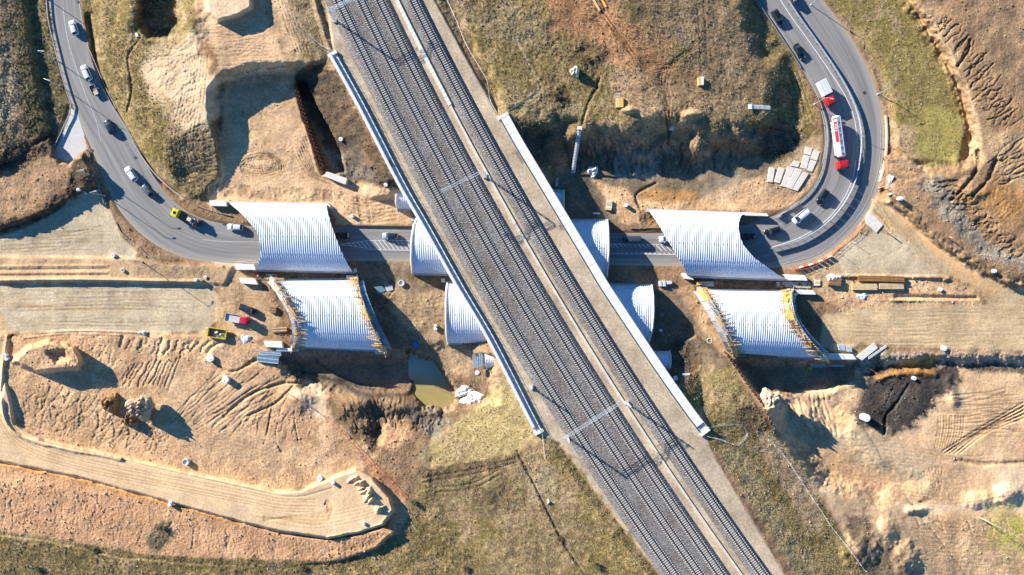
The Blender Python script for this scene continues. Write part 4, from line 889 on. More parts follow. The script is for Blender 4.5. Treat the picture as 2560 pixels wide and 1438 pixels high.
m_white = mat('white_paint', (.78,.79,.80), .5, var=.05)
barrier('white panelled divider fence curving between the lanes of the east road', [(1958,-10),(1990,40),(2040,110),(2094,190),(2124,246),(2143,300),(2149,350),(2145,402),(2133,455),(2106,509),(2062,559),(1997,600),(1925,621)], .8, 1.55, 2.3, mat('fence_panel_grey',(.40,.44,.48),.5,.2), gap=True, cat='fence', name='divider_fence', wdt=.16)
barrier('dark guard rail along the left edge of the north-west road', [(119,-10),(124,50),(140,120),(158,190),(176,250),(184,272),(168,305),(150,345),(130,388)], .45, .8, 3.0, m_gr)
barrier('short guard rail beside the road below the paved apron', [(219,376),(230,410),(244,450),(258,490),(264,512)], .45, .8, 3.0, m_gr)
barrier('low guard rail at the foot of the gravel fork', [(291,556),(312,590),(345,612),(372,640),(392,652)], .4, .7, 3.0, m_gr)
barrier('guard rail along the inner kerb before the first arch', [(444,482),(480,508),(530,528),(580,540)], .4, .7, 3.0, m_gr)
barrier('guard rail on the north edge of the road between the left arch and the railway', [(872,562),(920,563),(975,564),(1030,565)], .4, .75, 4, m_gr)
barrier('guard rail on the north edge of the road east of the railway', [(1575,572),(1620,570),(1655,571)], .4, .75, 4, m_gr)
barrier('guard rail around the inside of the east bend', [(1945,532),(1985,512),(2022,482),(2048,440),(2060,395),(2066,340),(2058,285),(2040,240)], .4, .75, 3, m_gr)
barrier('guard rail on the inner verge of the east road at the top', [(1890,2),(1925,55),(1965,115),(2000,170)], .4, .75, 3, m_gr)
barrier('weathered concrete edge barrier outside the east bend', [(2212,290),(2215,340),(2211,400),(2198,455)], .0, .8, 3, mat('buff_concrete', (.58,.48,.36), .85, var=.1), wdt=.45, name='edge_barrier')
# ---------------------------------------------------------------- corrugated steel arches
gal = bpy.data.materials.new('corrugated_galvanised'); gal.use_nodes = True; n = gal.node_tree; bs = n.nodes['Principled BSDF']
bs.inputs['Roughness'].default_value = .65; bs.inputs['Metallic'].default_value = 0.0; bs.inputs['Specular IOR Level'].default_value = .5
tc = n.nodes.new('ShaderNodeTexCoord'); ns = n.nodes.new('ShaderNodeTexNoise'); ns.inputs['Scale'].default_value = .35; ns.inputs['Detail'].default_value = 5; n.links.new(tc.outputs['Object'], ns.inputs['Vector'])
rp = n.nodes.new('ShaderNodeValToRGB'); e = rp.color_ramp.elements; e[0].position = .3; e[1].position = .7; e[0].color = (.64,.675,.715,1); e[1].color = (.75,.775,.80,1); n.links.new(ns.outputs['Fac'], rp.inputs['Fac']); n.links.new(rp.outputs['Color'], bs.inputs['Base Color'])
m_seam = mat('bolted_seam_steel', (.50,.54,.60), .6, 0)
class Arch:
    """axis runs east-west; (vn, vs) ground rows of the springings at the two ends, h crown height"""
    def __init__(s, label, nl, nr, sl, sr, h, lend, rend, z0=.5, ex=2.0, pitch=.6, amp=.075, seams=5, group=None, collar=(False, False), cat='arch bridge', name='corrugated_arch'):
        s.h, s.z0, s.ex = h, z0, ex; s.nl, s.nr, s.sl, s.sr = [P(*q, z0) for q in (nl, nr, sl, sr)]
        s.le, s.re = sorted(lend, key=lambda q: q[1]), sorted(rend, key=lambda q: q[1])
        s.t = thing(name, label, cat, P((nl[0]+sr[0])/2, (nl[1]+sr[1])/2, 0), group=group); s.o = Vector(s.t.location)
        NT = 44; rows = []
        for i in range(NT+1):
            t = i/NT; y0, z = s.prof(t); xl = s.endx(s.le, t); xr = s.endx(s.re, t); rows.append((t, y0, z, xl, xr))
        s.rows = rows; x0 = min(r[3] for r in rows); x1 = max(r[4] for r in rows); nx = int((x1-x0)/(pitch/6))+1
        Vv = []; F_ = []; par = []
        for t, y0, z, xl, xr in rows:
            nn = s.normal(t)
            for k in range(nx+1):
                x = min(max(x0+(x1-x0)*k/nx, xl), xr); c = amp*math.cos(2*math.pi*(x-x0)/pitch)
                y = s.yat(t, x); Vv.append((x-s.o.x, y+nn[0]*c-s.o.y, z+nn[1]*c-s.o.z)); par.append(x)
        W = nx+1
        for i in range(NT):
            for k in range(nx):
                a, b, c, d_ = i*W+k, i*W+k+1, (i+1)*W+k+1, (i+1)*W+k
                if abs(par[a]-par[b]) < 1e-6 and abs(par[c]-par[d_]) < 1e-6: continue
                F_.append((a, d_, c, b))
        me = bpy.data.meshes.new('shell'); me.from_pydata(Vv, [], F_); me.materials.append(gal); me.polygons.foreach_set('use_smooth', [True]*len(F_)); link('shell', me, s.t)
        # bolted laps between the plates
        for j in range(seams):
            t = (j+.6)/(seams+.2)*.9+.05; y0, z = s.prof(t); nn = s.normal(t); xl = s.endx(s.le, t); xr = s.endx(s.re, t); b = MB(); x = x0+pitch*(j%2)
            while x < xr:
                if x > xl: b.box((x-s.o.x, s.yat(t,x)+nn[0]*(amp+.01)-s.o.y, z+nn[1]*(amp+.01)-s.o.z), (.22,.34,.05), rot=Matrix.Rotation(math.atan2(-nn[0], nn[1]), 3, 'X'))
                x += pitch*2
            struct(b.obj('bolt_row', m_seam, s.t), 'stuff')
        for side, flag in enumerate(collar):
            if not flag: continue
            pth = []
            for t, y0, z, xl, xr in rows:
                x = xl if side == 0 else xr; nn = s.normal(t); pth.append(Vector((x-s.o.x, s.yat(t,x)+nn[0]*.12-s.o.y, z+nn[1]*.12-s.o.z)))
            MB().pipe(pth, .28, 6).obj('collar', m_conc, s.t, True)
        # strip footings
        for a, b in ((s.nl, s.nr), (s.sl, s.sr)):
            d_ = (b-a).normalized(); MB().bar(a-s.o-d_*.4-Vector((0,0,.3)), b-s.o+d_*.4-Vector((0,0,.3)), 1.0, .75).obj('footing', m_conc2, s.t)
    def prof(s, t):
        q = -math.cos(math.pi*t); return q, s.z0+s.h*max(0, 1-abs(q)**s.ex)**(1/s.ex)
    def yat(s, t, x):
        q = -math.cos(math.pi*t); f = (q+1)/2; yn = s.nl.y+(s.nr.y-s.nl.y)*(x-s.nl.x)/(s.nr.x-s.nl.x); ys = s.sl.y+(s.sr.y-s.sl.y)*(x-s.sl.x)/(s.sr.x-s.sl.x); return yn*(1-f)+ys*f
    def normal(s, t):
        e = 1e-3; a = max(0, t-e); b = min(1, t+e); xm = (s.nl.x+s.nr.x)/2; dy = s.yat(b, xm)-s.yat(a, xm); dz = s.prof(b)[1]-s.prof(a)[1]; l = math.hypot(dy, dz) or 1; ny, nz = -dz/l, dy/l
        return (ny, nz) if nz > 0 or abs(nz) < 1e-6 else (-ny, -nz)
    def endx(s, pts, t):
        z = s.prof(t)[1]; k = S*(HC-z)/HC; u = pts[len(pts)//2][0]
        for _ in range(4):
            y = s.yat(t, (u-1280)*k); v = 719-y/k; u = float(np.interp(v, [p[1] for p in pts], [p[0] for p in pts]))
        return (u-1280)*k
    def end(s, side, t, out=0.0, along=0.0):
        x = s.endx(s.le if side == 0 else s.re, t)+along; nn = s.normal(t); return Vector((x, s.yat(t, x)+nn[0]*out, s.prof(t)[1]+nn[1]*out))
Gp = 'half-built corrugated steel arches'
A_NW = Arch('north-west corrugated steel arch spanning the road, no formwork, left of the railway', (572,508),(818,512),(636,674),(884,680), 6.2,
    [(568,504),(600,530),(625,558),(640,575),(648,595),(652,620),(651,640),(645,657),(634,678)], [(815,505),(819,530),(827,560),(840,595),(852,625),(862,647),(872,665),(884,684)], group=Gp)
A_NE = Arch('north-east corrugated steel arch spanning the road beside the bend, no formwork', (1618,526),(1880,536),(1718,690),(1975,699), 6.2,
    [(1612,515),(1628,535),(1642,555),(1660,585),(1678,615),(1692,640),(1705,660),(1720,694)], [(1885,526),(1865,532),(1852,540),(1847,557),(1846,572),(1850,592),(1857,610),(1872,630),(1890,648),(1910,662),(1945,687),(1980,704)], group=Gp)
A_SW = Arch('south-west corrugated steel arch ringed with timber formwork and scaffolding, left of the railway', (690,702),(888,700),(738,866),(958,876), 6.2,
    [(672,694),(690,705),(712,735),(735,772),(748,800),(752,830),(748,852),(735,872)], [(884,694),(892,730),(906,770),(926,815),(945,850),(960,882)], group=Gp)
A_SE = Arch('south-east corrugated steel arch ringed with yellow formwork and timber props', (1765,727),(1965,730),(1868,886),(2040,894), 6.2,
    [(1748,720),(1765,735),(1790,775),(1815,820),(1840,870),(1852,900)], [(1975,722),(1958,740),(1957,765),(1965,795),(1985,825),(2008,850),(2040,880),(2060,900)], group=Gp)
Gt = 'corrugated tunnels passing under the railway'
Arch('large corrugated road tunnel under the railway, northern one of the two', (1032,548),(1519,552),(1036,684),(1517,692), 6.0,
    [(1045,540),(1034,565),(1029,600),(1028,650),(1033,695)], [(1518,545),(1521,580),(1522,620),(1520,660),(1515,698)], group=Gt, collar=(True,True), cat='tunnel', name='corrugated_tunnel')
Arch('large corrugated tunnel under the railway, southern one of the two, above the puddle', (1118,708),(1630,714),(1120,858),(1622,862), 6.0,
    [(1119,700),(1115,740),(1115,800),(1117,840),(1122,866)], [(1628,704),(1633,740),(1634,780),(1631,820),(1618,868)], group=Gt, collar=(True,True), cat='tunnel', name='corrugated_tunnel')
Arch('small corrugated culvert under the railway at its north end', (992,472),(1408,478),(994,522),(1408,528), 3.6,
    [(997,466),(991,485),(990,505),(995,528)], [(1408,470),(1409,500),(1408,534)], group=Gt, collar=(True,True), cat='culvert', name='corrugated_culvert', seams=3, pitch=.45, amp=.06)
Arch('small corrugated culvert under the railway at its south end', (1212,872),(1673,876),(1212,919),(1673,930), 3.4,
    [(1212,866),(1211,895),(1213,926)], [(1672,870),(1676,890),(1676,910),(1670,936)], group=Gt, collar=(False,True), cat='culvert', name='corrugated_culvert', seams=3, pitch=.45, amp=.06)
# concrete abutment blocks at the arch springings
def cblock(name, label, quad, z0, z1, m=None, cat='concrete block', group=None):
    c = P(sum(q[0] for q in quad)/4, sum(q[1] for q in quad)/4, z1); pts = [(P(*q, z1)-c)[:2] for q in quad]; b = MB(); b.prism(pts, z0-z1, 0)
    o = b.obj(name, m or m_conc, None, loc=c); md = o.modifiers.new('bevel', 'BEVEL'); md.width = .05; md.segments = 1
    return tag(o, label, cat, group)
ab = 'abutment blocks at the arch ends'
for q, z1, l in (([(523,501),(566,503),(567,516),(526,515)],1.6,'white concrete abutment block at the upper left end of the north-west arch'),
    ([(584,660),(634,661),(640,675),(590,675)],1.6,'white concrete abutment block at the lower left end of the north-west arch'),
    ([(597,695),(638,697),(645,712),(603,709)],1.6,'white concrete abutment block at the upper left end of the south-west arch'),
    ([(866,688),(894,690),(894,699),(866,698)],1.6,'grey concrete abutment block at the upper right end of the south-west arch'),
    ([(659,853),(704,855),(707,870),(664,868)],1.6,'white concrete abutment block at the lower left end of the south-west arch'),
    ([(690,870),(745,871),(745,879),(690,878)],1.0,'bluish strip of concrete under the south-west arch edge'),
    ([(938,875),(966,876),(966,886),(938,885)],1.2,'small grey slab at the lower right end of the south-west arch'),
    ([(884,672),(890,671),(891,681),(886,682)],1.2,'small concrete block at the lower right end of the north-west arch'),
    ([(1855,531),(1918,534),(1922,541),(1862,539)],1.6,'white concrete abutment beam at the upper right end of the north-east arch'),
    ([(1704,683),(1720,684),(1736,700),(1712,697)],1.6,'white concrete abutment block at the lower left end of the north-east arch'),
    ([(1958,686),(2012,688),(2020,702),(1972,701)],1.6,'white concrete abutment block at the lower right end of the north-east arch'),
    ([(1990,724),(2034,726),(2041,737),(1992,736)],1.6,'white concrete abutment block at the upper right end of the south-east arch'),
    ([(2062,884),(2132,886),(2142,899),(2074,899)],1.6,'white concrete abutment block at the lower right end of the south-east arch'),
    ([(816,510),(824,511),(828,522),(820,521)],1.2,'small concrete block at the upper right end of the north-west arch')):
    cblock('abutment_block', l, q, -.4, z1, group=ab)
# ---- formwork rings
m_yel = mat('yellow_formwork', (.76,.44,.09), .6, var=.2, vscale=1.5); m_tim = mat('raw_timber', (.60,.42,.22), .8, var=.25, vscale=2); m_brn = mat('brown_formply', (.22,.12,.06), .6, var=.3, vscale=1.5)
m_blu = mat('blue_grey_scaffold', (.16,.30,.38), .5, .4, var=.15); m_rust = mat('rusty_rebar', (.38,.22,.12), .7, .3, var=.3)
m_ply_ = mat('light_plywood', (.72,.56,.32), .75, var=.15)
def formwork(arch, side, label, sgn, cols, deck=None, t0=.02, t1=.98, wd=.9, pl=26, dm=None):
    t = thing('formwork_ring', label, 'formwork', arch.end(side, .5)); o = Vector(t.location); rd = random.Random(len(label))
    n_ = 11
    for k in range(n_):
        a = t0+(t1-t0)*k/n_; b = t0+(t1-t0)*(k+1)/n_-.006; rings = []
        for j in range(4):
            q = a+(b-a)*j/3
            rings.append([arch.end(side,q,-.2,sgn*.1)-o, arch.end(side,q,-.2,sgn*(.1+wd))-o, arch.end(side,q,1.0,sgn*(.1+wd))-o, arch.end(side,q,1.0,sgn*(.1))-o])
        MB().loft(rings).obj('form_panel', cols[k % len(cols)], t)
    for k in range(pl):
        q = t0+(t1-t0)*(k+.5)/pl; a = arch.end(side,q,1.05,sgn*(wd+rd.uniform(-.1,.25)))-o; b = arch.end(side,min(.99,max(.01,q+rd.uniform(-.03,.03))),.55+rd.uniform(0,.4),-sgn*rd.uniform(.6,2.6))-o
        MB().bar(a, b, rd.uniform(.12,.24), .08).obj('plank', rd.choice([m_tim,m_tim,m_ply_,m_yel]), t)
        if k % 3 == 0:
            q2 = min(.97, q+.05); MB().bar(arch.end(side,q,1.12,sgn*wd*.7)-o, arch.end(side,q2,1.2,sgn*wd*rd.uniform(.1,.9))-o, .22, .08).obj('plank', rd.choice([m_tim,m_yel,m_brn]), t)
    for d_ in (.5, .95):
        MB().pipe([arch.end(side, t0+(t1-t0)*k/24, .42, -sgn*d_)-o for k in range(25)], .05, 4).obj('rebar', m_rust, t)
    MB().pipe([arch.end(side, t0+(t1-t0)*k/24, 1.9, sgn*wd)-o for k in range(25)], .035, 4).obj('guard_wire', m_steel, t)
    for k in range(12):
        q = t0+(t1-t0)*(k+.5)/12; MB().tube(arch.end(side,q,.9,sgn*wd)-o, arch.end(side,q,2.0,sgn*wd)-o, .04, 5).obj('guard_post', m_steel, t)
    if deck:
        for k in range(8):
            a = .06+.86*k/8; b = a+.86/8-.008; p = [arch.end(side,a,-.1,sgn*(wd+.15))-o, arch.end(side,a,-.1,sgn*(wd+deck))-o, arch.end(side,b,-.1,sgn*(wd+deck))-o, arch.end(side,b,-.1,sgn*(wd+.15))-o]
            m = MB(); m.v = [tuple(x) for x in p]+[tuple(x+Vector((0,0,.12))) for x in p]; m.f = [(0,1,2,3),(4,7,6,5),(0,4,5,1),(1,5,6,2),(2,6,7,3),(3,7,4,0)]; m.obj('scaffold_deck', dm or m_blu, t)
            x = (p[0]+p[1])/2; MB().tube(x, Vector((x.x,x.y,.2-o.z)), .06, 5).obj('scaffold_leg', m_blu, t)
    return t
formwork(A_SW, 0, 'timber formwork ring on the left end of the south-west arch', -1, [m_tim, m_conc2, m_tim, m_conc2, m_brn], 1.0, wd=1.2, pl=44, dm=m_conc2)
formwork(A_SW, 1, 'narrow formwork ring with blue scaffold deck on the right end of the south-west arch', 1, [m_yel, m_brn, m_tim, m_brn, m_tim], 1.7, wd=.9, pl=44)
formwork(A_SE, 0, 'formwork ring with props and yellow panels on the left end of the south-east arch', -1, [m_tim, m_yel, m_yel, m_conc2, m_conc2, m_tim, m_conc2], 1.4, wd=1.5, pl=50, dm=m_conc2)
formwork(A_SE, 1, 'bright yellow curved formwork on the right end of the south-east arch', 1, [m_conc, m_yel, m_yel, m_ply_, m_yel, m_brn, m_tim, m_brn, m_brn], 1.5, wd=1.9, pl=42)
# ---------------------------------------------------------------- vehicles
m_glass = mat('tinted_glass', (.02,.035,.045), .08, 0, spec=.8); m_tyre = mat('tyre_rubber', (.02,.02,.02), .85); m_rim = mat('wheel_rim', (.45,.46,.48), .35, .7)
m_hl = mat('headlamp_glass', (.75,.78,.80), .15); m_tl = mat('tail_lamp', (.45,.02,.02), .25); m_blk = mat('black_plastic', (.025,.025,.028), .5)
def paintm(name, c): return mat('paint_'+name, c, .28, .15, coat=.6)
whl = MB(); whl.lathe((0,0,0), [(.20,-.11),(.31,-.11),(.335,-.07),(.335,.07),(.31,.11),(.20,.11)], 14)
ROTX = Matrix.Rotation(math.pi/2, 4, 'X')
tyre_me = whl.mesh('tyre', m_tyre); tyre_me.transform(ROTX)
rim_me = MB().lathe((0,0,0), [(.05,-.12),(.19,-.12),(.205,-.06),(.205,.06),(.19,.12),(.05,.12)], 10).mesh('rim', m_rim); rim_me.transform(ROTX)
def wheel(parent, x, y, r=.335, wdt=1.0):
    o = bpy.data.objects.new('wheel', tyre_me); C.objects.link(o); o.parent = parent; o.location = (x, y, r); o.scale = (r/.335, wdt, r/.335)
    link('rim', rim_me, o)
def ring(x, hw, zb, zt, rd=.12, sh=.88):
    """body cross-section at station x"""
    zm = zb+(zt-zb)*.55
    return [Vector((x,-hw*.92,zb)), Vector((x,-hw,zb+.15)), Vector((x,-hw,zm)), Vector((x,-hw*.97,zt-rd)), Vector((x,-hw*sh,zt)), Vector((x,0,zt+.03)), Vector((x,hw*sh,zt)), Vector((x,hw*.97,zt-rd)), Vector((x,hw,zm)), Vector((x,hw,zb+.15)), Vector((x,hw*.92,zb))]
CAR = {  # len, width, height, belt, (hood end, roof front, roof rear, tail glass) as fractions from the nose, roof in body colour
 'sedan': (4.6,1.82,1.46,.95,(.30,.43,.70,.85)), 'hatch': (4.3,1.80,1.50,.97,(.27,.40,.86,.96)), 'estate': (4.7,1.82,1.50,.97,(.27,.40,.88,.97)),
 'suv': (4.7,1.90,1.72,1.08,(.26,.38,.88,.96)), 'van': (5.2,2.0,2.0,1.2,(.17,.30,.95,.985)), 'pickup': (5.2,1.9,1.78,1.08,(.26,.37,.58,.63))}
def car(name, label, u, v, du, dv, kind, col, cname, roof=None, z=.08, cat='car', group='vehicles on the roads', zz=.8):
    L, Wd, Hh, Bt, (h1, r1, r2, t2) = CAR[kind]; p = P(u, v, zz); p.z = z; t = thing(name, label, cat, p, math.atan2(-dv, du), group); pm = paintm(cname, col)
    hw = Wd/2; x = lambda f: L/2-L*f
    hood = Bt-.10
    st = [(0,.62,.40,.62),(.02,.80,.30,.72),(.06,.92,.25,hood-.08),(.14,.98,.24,hood-.02),(h1,1.0,.24,Bt),(.5,1.0,.24,Bt),(.8,1.0,.24,Bt),(.93,.97,.26,Bt-.03),(.98,.90,.32,Bt-.12),(1.0,.80,.42,Bt-.30)]
    b = MB(); b.loft([ring(x(f), hw*k, zb, zt) for f, k, zb, zt in st]); b.obj('body', pm, t, True)
    g = MB(); zt = Hh-.05; gs = []
    for f, k, z0, z1 in ((h1-.01,.86,Bt-.1,Bt),(r1,.80,Bt-.1,zt),((r1+r2)/2,.80,Bt-.1,zt+.02),(r2,.78,Bt-.1,zt),(t2,.80,Bt-.1,Bt+(.0 if kind in('sedan','pickup') else .1))):
        gs.append([Vector((x(f),-hw*.95,z0)), Vector((x(f),-hw*(k+.04),(z0+z1)/2)), Vector((x(f),-hw*k*.93,z1)), Vector((x(f),hw*k*.93,z1)), Vector((x(f),hw*(k+.04),(z0+z1)/2)), Vector((x(f),hw*.95,z0))])
    g.loft(gs); g.obj('glasshouse', m_glass, t)
    rf = MB(); f0, f1 = r1+.01, r2+.005; rr = []
    for i in range(5):
        f = f0+(f1-f0)*i/4; zc = zt+.03+.03*math.sin(math.pi*i/4); k = .76 if 0 < i < 4 else .72
        rr.append([Vector((x(f),-hw*k,zc-.05)), Vector((x(f),-hw*k*.9,zc)), Vector((x(f),0,zc+.025)), Vector((x(f),hw*k*.9,zc)), Vector((x(f),hw*k,zc-.05))])
    rf.loft(rr, close=False, caps=False); rf.obj('roof', roof or pm, t, True)
    for s in (-1, 1):
        # pillars
        MB().bar((x(h1)-.05,s*hw*.84,Bt), (x(r1)-.02,s*hw*.74,zt), .07).bar((x(r2),s*hw*.74,zt), (x(t2)+.03,s*hw*.80,Bt+.02), .10).obj('pillar', pm, t)
        MB().box((x(.035),s*hw*.66,.66),(.22,.34,.14)).obj('headlight', m_hl, t); MB().box((x(.985),s*hw*.72,Bt-.2),(.14,.3,.18)).obj('tail_light', m_tl, t)
        MB().box((x(h1)-.25,s*(hw+.09),Bt+.06),(.16,.22,.14)).obj('mirror', pm, t)
        for f in (.18,.80): wheel(t, x(f), s*(hw-.12), .33 if kind in ('sedan','hatch','estate') else .37)
    if kind == 'pickup':
        bd = MB(); bd.box((x(.81),0,Bt-.02),(L*.33,Wd*.80,.04)); bd.obj('cargo_bed', m_blk, t)
        for s in (-1,1): MB().box((x(.81),s*hw*.88,Bt+.06),(L*.35,.1,.16)).obj('bed_side', pm, t)
    return t
Wt = (.80,.81,.83); Bk = (.012,.014,.018); Nv = (.02,.03,.045); Gy = (.10,.12,.14)
car('car','white hatchback topmost on the north-west road',184,69,-13,-36,'hatch',Wt,'white')
wc = car('car','white car towing an open trailer up the north-west road',216,182,-19,-41,'suv',(.76,.79,.83),'pearl')
car('car','dark hatchback driving behind the trailer on the north-west road',273,317,-20,-38,'hatch',Nv,'navy')
car('car','white car ahead of a dark saloon at the start of the west bend',328,435,-27,-37,'suv',Wt,'white')
car('car','dark saloon between the white car and the yellow truck',370,479,-30,-29,'sedan',Gy,'graphite')
car('car','white car about to leave the left arch heading west',588,568,-36,-2,'hatch',Wt,'white')
car('car','black car in the shade right of the north-west arch',856,589,-36,0,'hatch',Bk,'black')
car('car','silver blue car with dark roof left of the railway tunnel',975,590,-36,-1,'hatch',(.42,.52,.62),'silver_blue', roof=m_glass)
car('van','dark grey van east of the railway tunnel beside the hatching',1579,598,-36,0,'van',(.06,.075,.09),'slate',cat='van')
car('car','white car half hidden under the north-east arch',1667,598,-36,1,'hatch',Wt,'white')
car('car','dark car just inside the right end of the north-east arch',1869,592,-35,4,'hatch',(.05,.02,.025),'maroon')
car('car','black car in arch shade on the east bend',1931,578,-33,9,'estate',Bk,'black')
car('van','white van on the east bend below the black sports utility car',2003,541,-27,21,'van',Wt,'white',cat='van',zz=1.1)
car('car','black sports utility car on the east bend below the tanker',2057,492,-18,27,'suv',Bk,'black',zz=1)
car('car','black car on the east road behind the red box truck',1998,128,19,36,'sedan',Bk,'black')
car('car','black sports utility car topmost on the east road',1944,44,20,36,'suv',Bk,'black')
car('van','grey van at the top edge of the east road',1976,-14,-18,-32,'van',(.4,.42,.44),'grey',cat='van')
car('pickup_truck','dark blue pickup parked on the yard above the red truck',621,774,35,13,'pickup',(.02,.04,.07),'deep_blue',cat='pickup',z=.3,group='vehicles parked on the site')
# open trailer behind the white car
m_gal = mat('trailer_galvanised', (.45,.47,.50), .45, .5)
def trailer(u, v, du, dv):
    p = P(u, v, .6); p.z = .08; t = thing('car_trailer','small open box trailer carrying boards behind the white car','trailer',p,math.atan2(-dv,du))
    MB().box((0,0,.55),(2.9,1.6,.08)).obj('floor', mat('trailer_floor', (.22,.17,.12), .8, var=.2), t)
    for s in (-1,1): MB().box((0,s*.8,.78),(2.95,.05,.42)).obj('side_board', m_gal, t); MB().box((s*1.47,0,.78),(.05,1.6,.42)).obj('end_board', m_gal, t); wheel(t, -.2, s*.95, .3, .8)
    MB().bar((1.45,.5,.5),(2.6,0,.5),.08).bar((1.45,-.5,.5),(2.6,0,.5),.08).obj('drawbar', m_gal, t)
    MB().box((-.8,0,.68),(1.0,1.3,.16)).obj('plywood_load', mat('plywood', (.55,.42,.28), .8, var=.1), t)
trailer(236,226,-14,-29)
# trucks -----------------------------------------------------------
def truck_cab(t, x, w, h, ln, pm, z0=.5):
    """forward-control cab, front at x+ln/2"""
    r = []
    for f, k, zt in ((-.5,.98,h),(-.46,1.0,h+.03),(.1,1.0,h),(.36,.98,h-.12),(.47,.95,h-.75),(.5,.93,1.35),(.5,.92,z0)):
        X = x+ln*f; hw = w/2*k; r.append([Vector((X,-hw,z0)),Vector((X,-hw,zt*.6)),Vector((X,-hw*.94,zt-.06)),Vector((X,-hw*.8,zt)),Vector((X,hw*.8,zt)),Vector((X,hw*.94,zt-.06)),Vector((X,hw,zt*.6)),Vector((X,hw,z0))])
    c = MB().loft(r[:-1]).obj('cab', pm, t)
    MB().loft([[Vector((x+ln*.375,-w*.44,h-.13)),Vector((x+ln*.375,w*.44,h-.13)),Vector((x+ln*.487,w*.44,h-.8)),Vector((x+ln*.487,-w*.44,h-.8))],[Vector((x+ln*.385,-w*.44,h-.10)),Vector((x+ln*.385,w*.44,h-.10)),Vector((x+ln*.51,w*.44,h-.78)),Vector((x+ln*.51,-w*.44,h-.78))]]).obj('windscreen', m_glass, c)
    for s in (-1,1):
        MB().box((x+ln*.2,s*w*.5,h*.68),(ln*.42,.04,.6)).obj('side_window', m_glass, c); MB().box((x+ln*.42,s*(w*.5+.22),h*.72),(.14,.26,.55)).obj('mirror', m_blk, c); MB().box((x+ln*.5,s*w*.36,.85),(.08,.36,.2)).obj('headlight', m_hl, c)
    MB().box((x+ln*.47,0,.62),(.2,w*.96,.4)).obj('bumper', m_blk, c); return c
def truck(name, label, u, v, du, dv, z=.08, zz=1.6, group='vehicles on the roads'):
    p = P(u, v, zz); p.z = z; return thing(name, label, 'truck', p, math.atan2(-dv, du), group)
# yellow crane-bed truck
t = truck('flatbed_truck','yellow cab flatbed truck carrying a roller and rubble on the west bend',466,544,-67,-31)
ty = paintm('truck_yellow', (.82,.62,.02)); truck_cab(t, 3.1, 2.4, 3.0, 2.0, ty)
MB().box((3.0,0,3.06),(.7,.8,.1)).obj('roof_hatch', m_glass, t)
MB().box((-1.0,0,.85),(6.2,.9,.25)).obj('chassis', m_blk, t); MB().box((-1.0,0,1.15),(6.2,2.4,.12)).obj('deck', mat('deck_steel', (.13,.11,.09), .7, var=.3), t)
for s in (-1,1):
    MB().box((-1.0,s*1.2,1.3),(6.2,.08,.22)).obj('side_rail', mat('rail_brown', (.28,.19,.12), .7, var=.2), t)
    for X in (2.9,-2.2,-3.3): wheel(t, X, s*1.0, .48, 1.3)
rl = thing('road_roller','small dark road roller loaded on the yellow truck','roller', (0,0,0)); rl.location = t.matrix_world @ Vector((0,0,0)); rl.location = p_ = P(478,550,1.8); rl.location.z = 1.29; rl.rotation_euler = t.rotation_euler
MB().box((0,0,.65),(1.7,1.0,.8)).obj('engine_body', mat('roller_green', (.05,.10,.09), .5), rl); MB().box((.2,0,1.5),(1.0,1.1,.08)).obj('canopy', mat('canopy_buff', (.62,.50,.30), .6), rl)
for sx in (-.3,.7):
    for sy in (-.45,.45): MB().tube((sx,sy,.9),(sx,sy,1.5),.04,6).obj('canopy_post', m_blk, rl)
for X in (-1.0,1.0): MB().tube((X,-.6,.42),(X,.6,.42),.42,18).obj('drum', m_gal, rl)
rub = MB(); rd = random.Random(5)
for k in range(26): rub.box((-2.6+rd.uniform(-.9,.9),rd.uniform(-.85,.85),1.35+rd.uniform(0,.45)),(rd.uniform(.2,.6),rd.uniform(.2,.5),rd.uniform(.2,.4)),rot=Matrix.Rotation(rd.uniform(0,3),3,Vector((rd.random(),rd.random(),rd.random()+.1)).normalized()))
rub.obj('load', mat('mixed_rubble', (.30,.20,.15), .8, var=.5, vscale=2), t)
# red tanker
t = truck('tanker_truck','red cab articulated tanker with red and white tank on the east bend',2098,358,13,100,zz=2.0)
tr = paintm('truck_red', (.62,.02,.02)); truck_cab(t, 6.2, 2.5, 3.2, 2.2, tr)
MB().box((5.3,-1.05,3.0),(.5,.3,.5)).box((5.3,1.05,3.0),(.5,.3,.5)).obj('wind_deflector', tr, t)
MB().box((3.9,0,.9),(4.6,.9,.3)).obj('tractor_chassis', m_blk, t)
tank = MB(); rr = []
for X, k in ((-7.6,.55),(-7.5,.85),(-7.2,1),(3.6,1),(3.9,.85),(4.0,.55)):
    rr.append([Vector((X, 1.22*k*math.cos(a)*(1 if abs(math.sin(a))<.95 else .9), 2.15+.95*k*math.sin(a))) for a in [2*math.pi*i/20 for i in range(20)]])
tk = tank.loft(rr).obj('tank', paintm('tank_white', (.82,.82,.82)), t, True)
st_ = MB()
for X0, X1 in ((-7.0,-.2),):
    st_.loft([[Vector((X, 1.245*math.cos(a), 2.15+.975*math.sin(a))) for a in [math.radians(x_) for x_ in (104,122,140,158)]] for X in np.linspace(X0, X1, 6)], close=False, caps=False)
st_.obj('red_stripe', tr, tk)
MB().box((-1.9,0,3.14),(10.4,.85,.06)).obj('top_walkway', mat('walkway_blue_grey', (.16,.24,.34), .6), tk)
for k in range(6): MB().lathe((-6.0+k*1.75,0,3.17),[(.38,0),(.38,.12),(.3,.16)],16).obj('tank_hatch', m_gal, tk)
for s in (-1,1): MB().bar((-7.0,s*.48,3.45),(3.2,s*.48,3.45),.06).obj('walkway_rail', m_white, tk); MB().box((-1.5,s*1.12,1.1),(9.5,.1,.35)).obj('side_guard', m_white, t)
for s in (-1,1):
    for X in (6.6,3.0,-3.6,-4.8,-6.0): wheel(t, X, s*1.0, .5, 1.3)
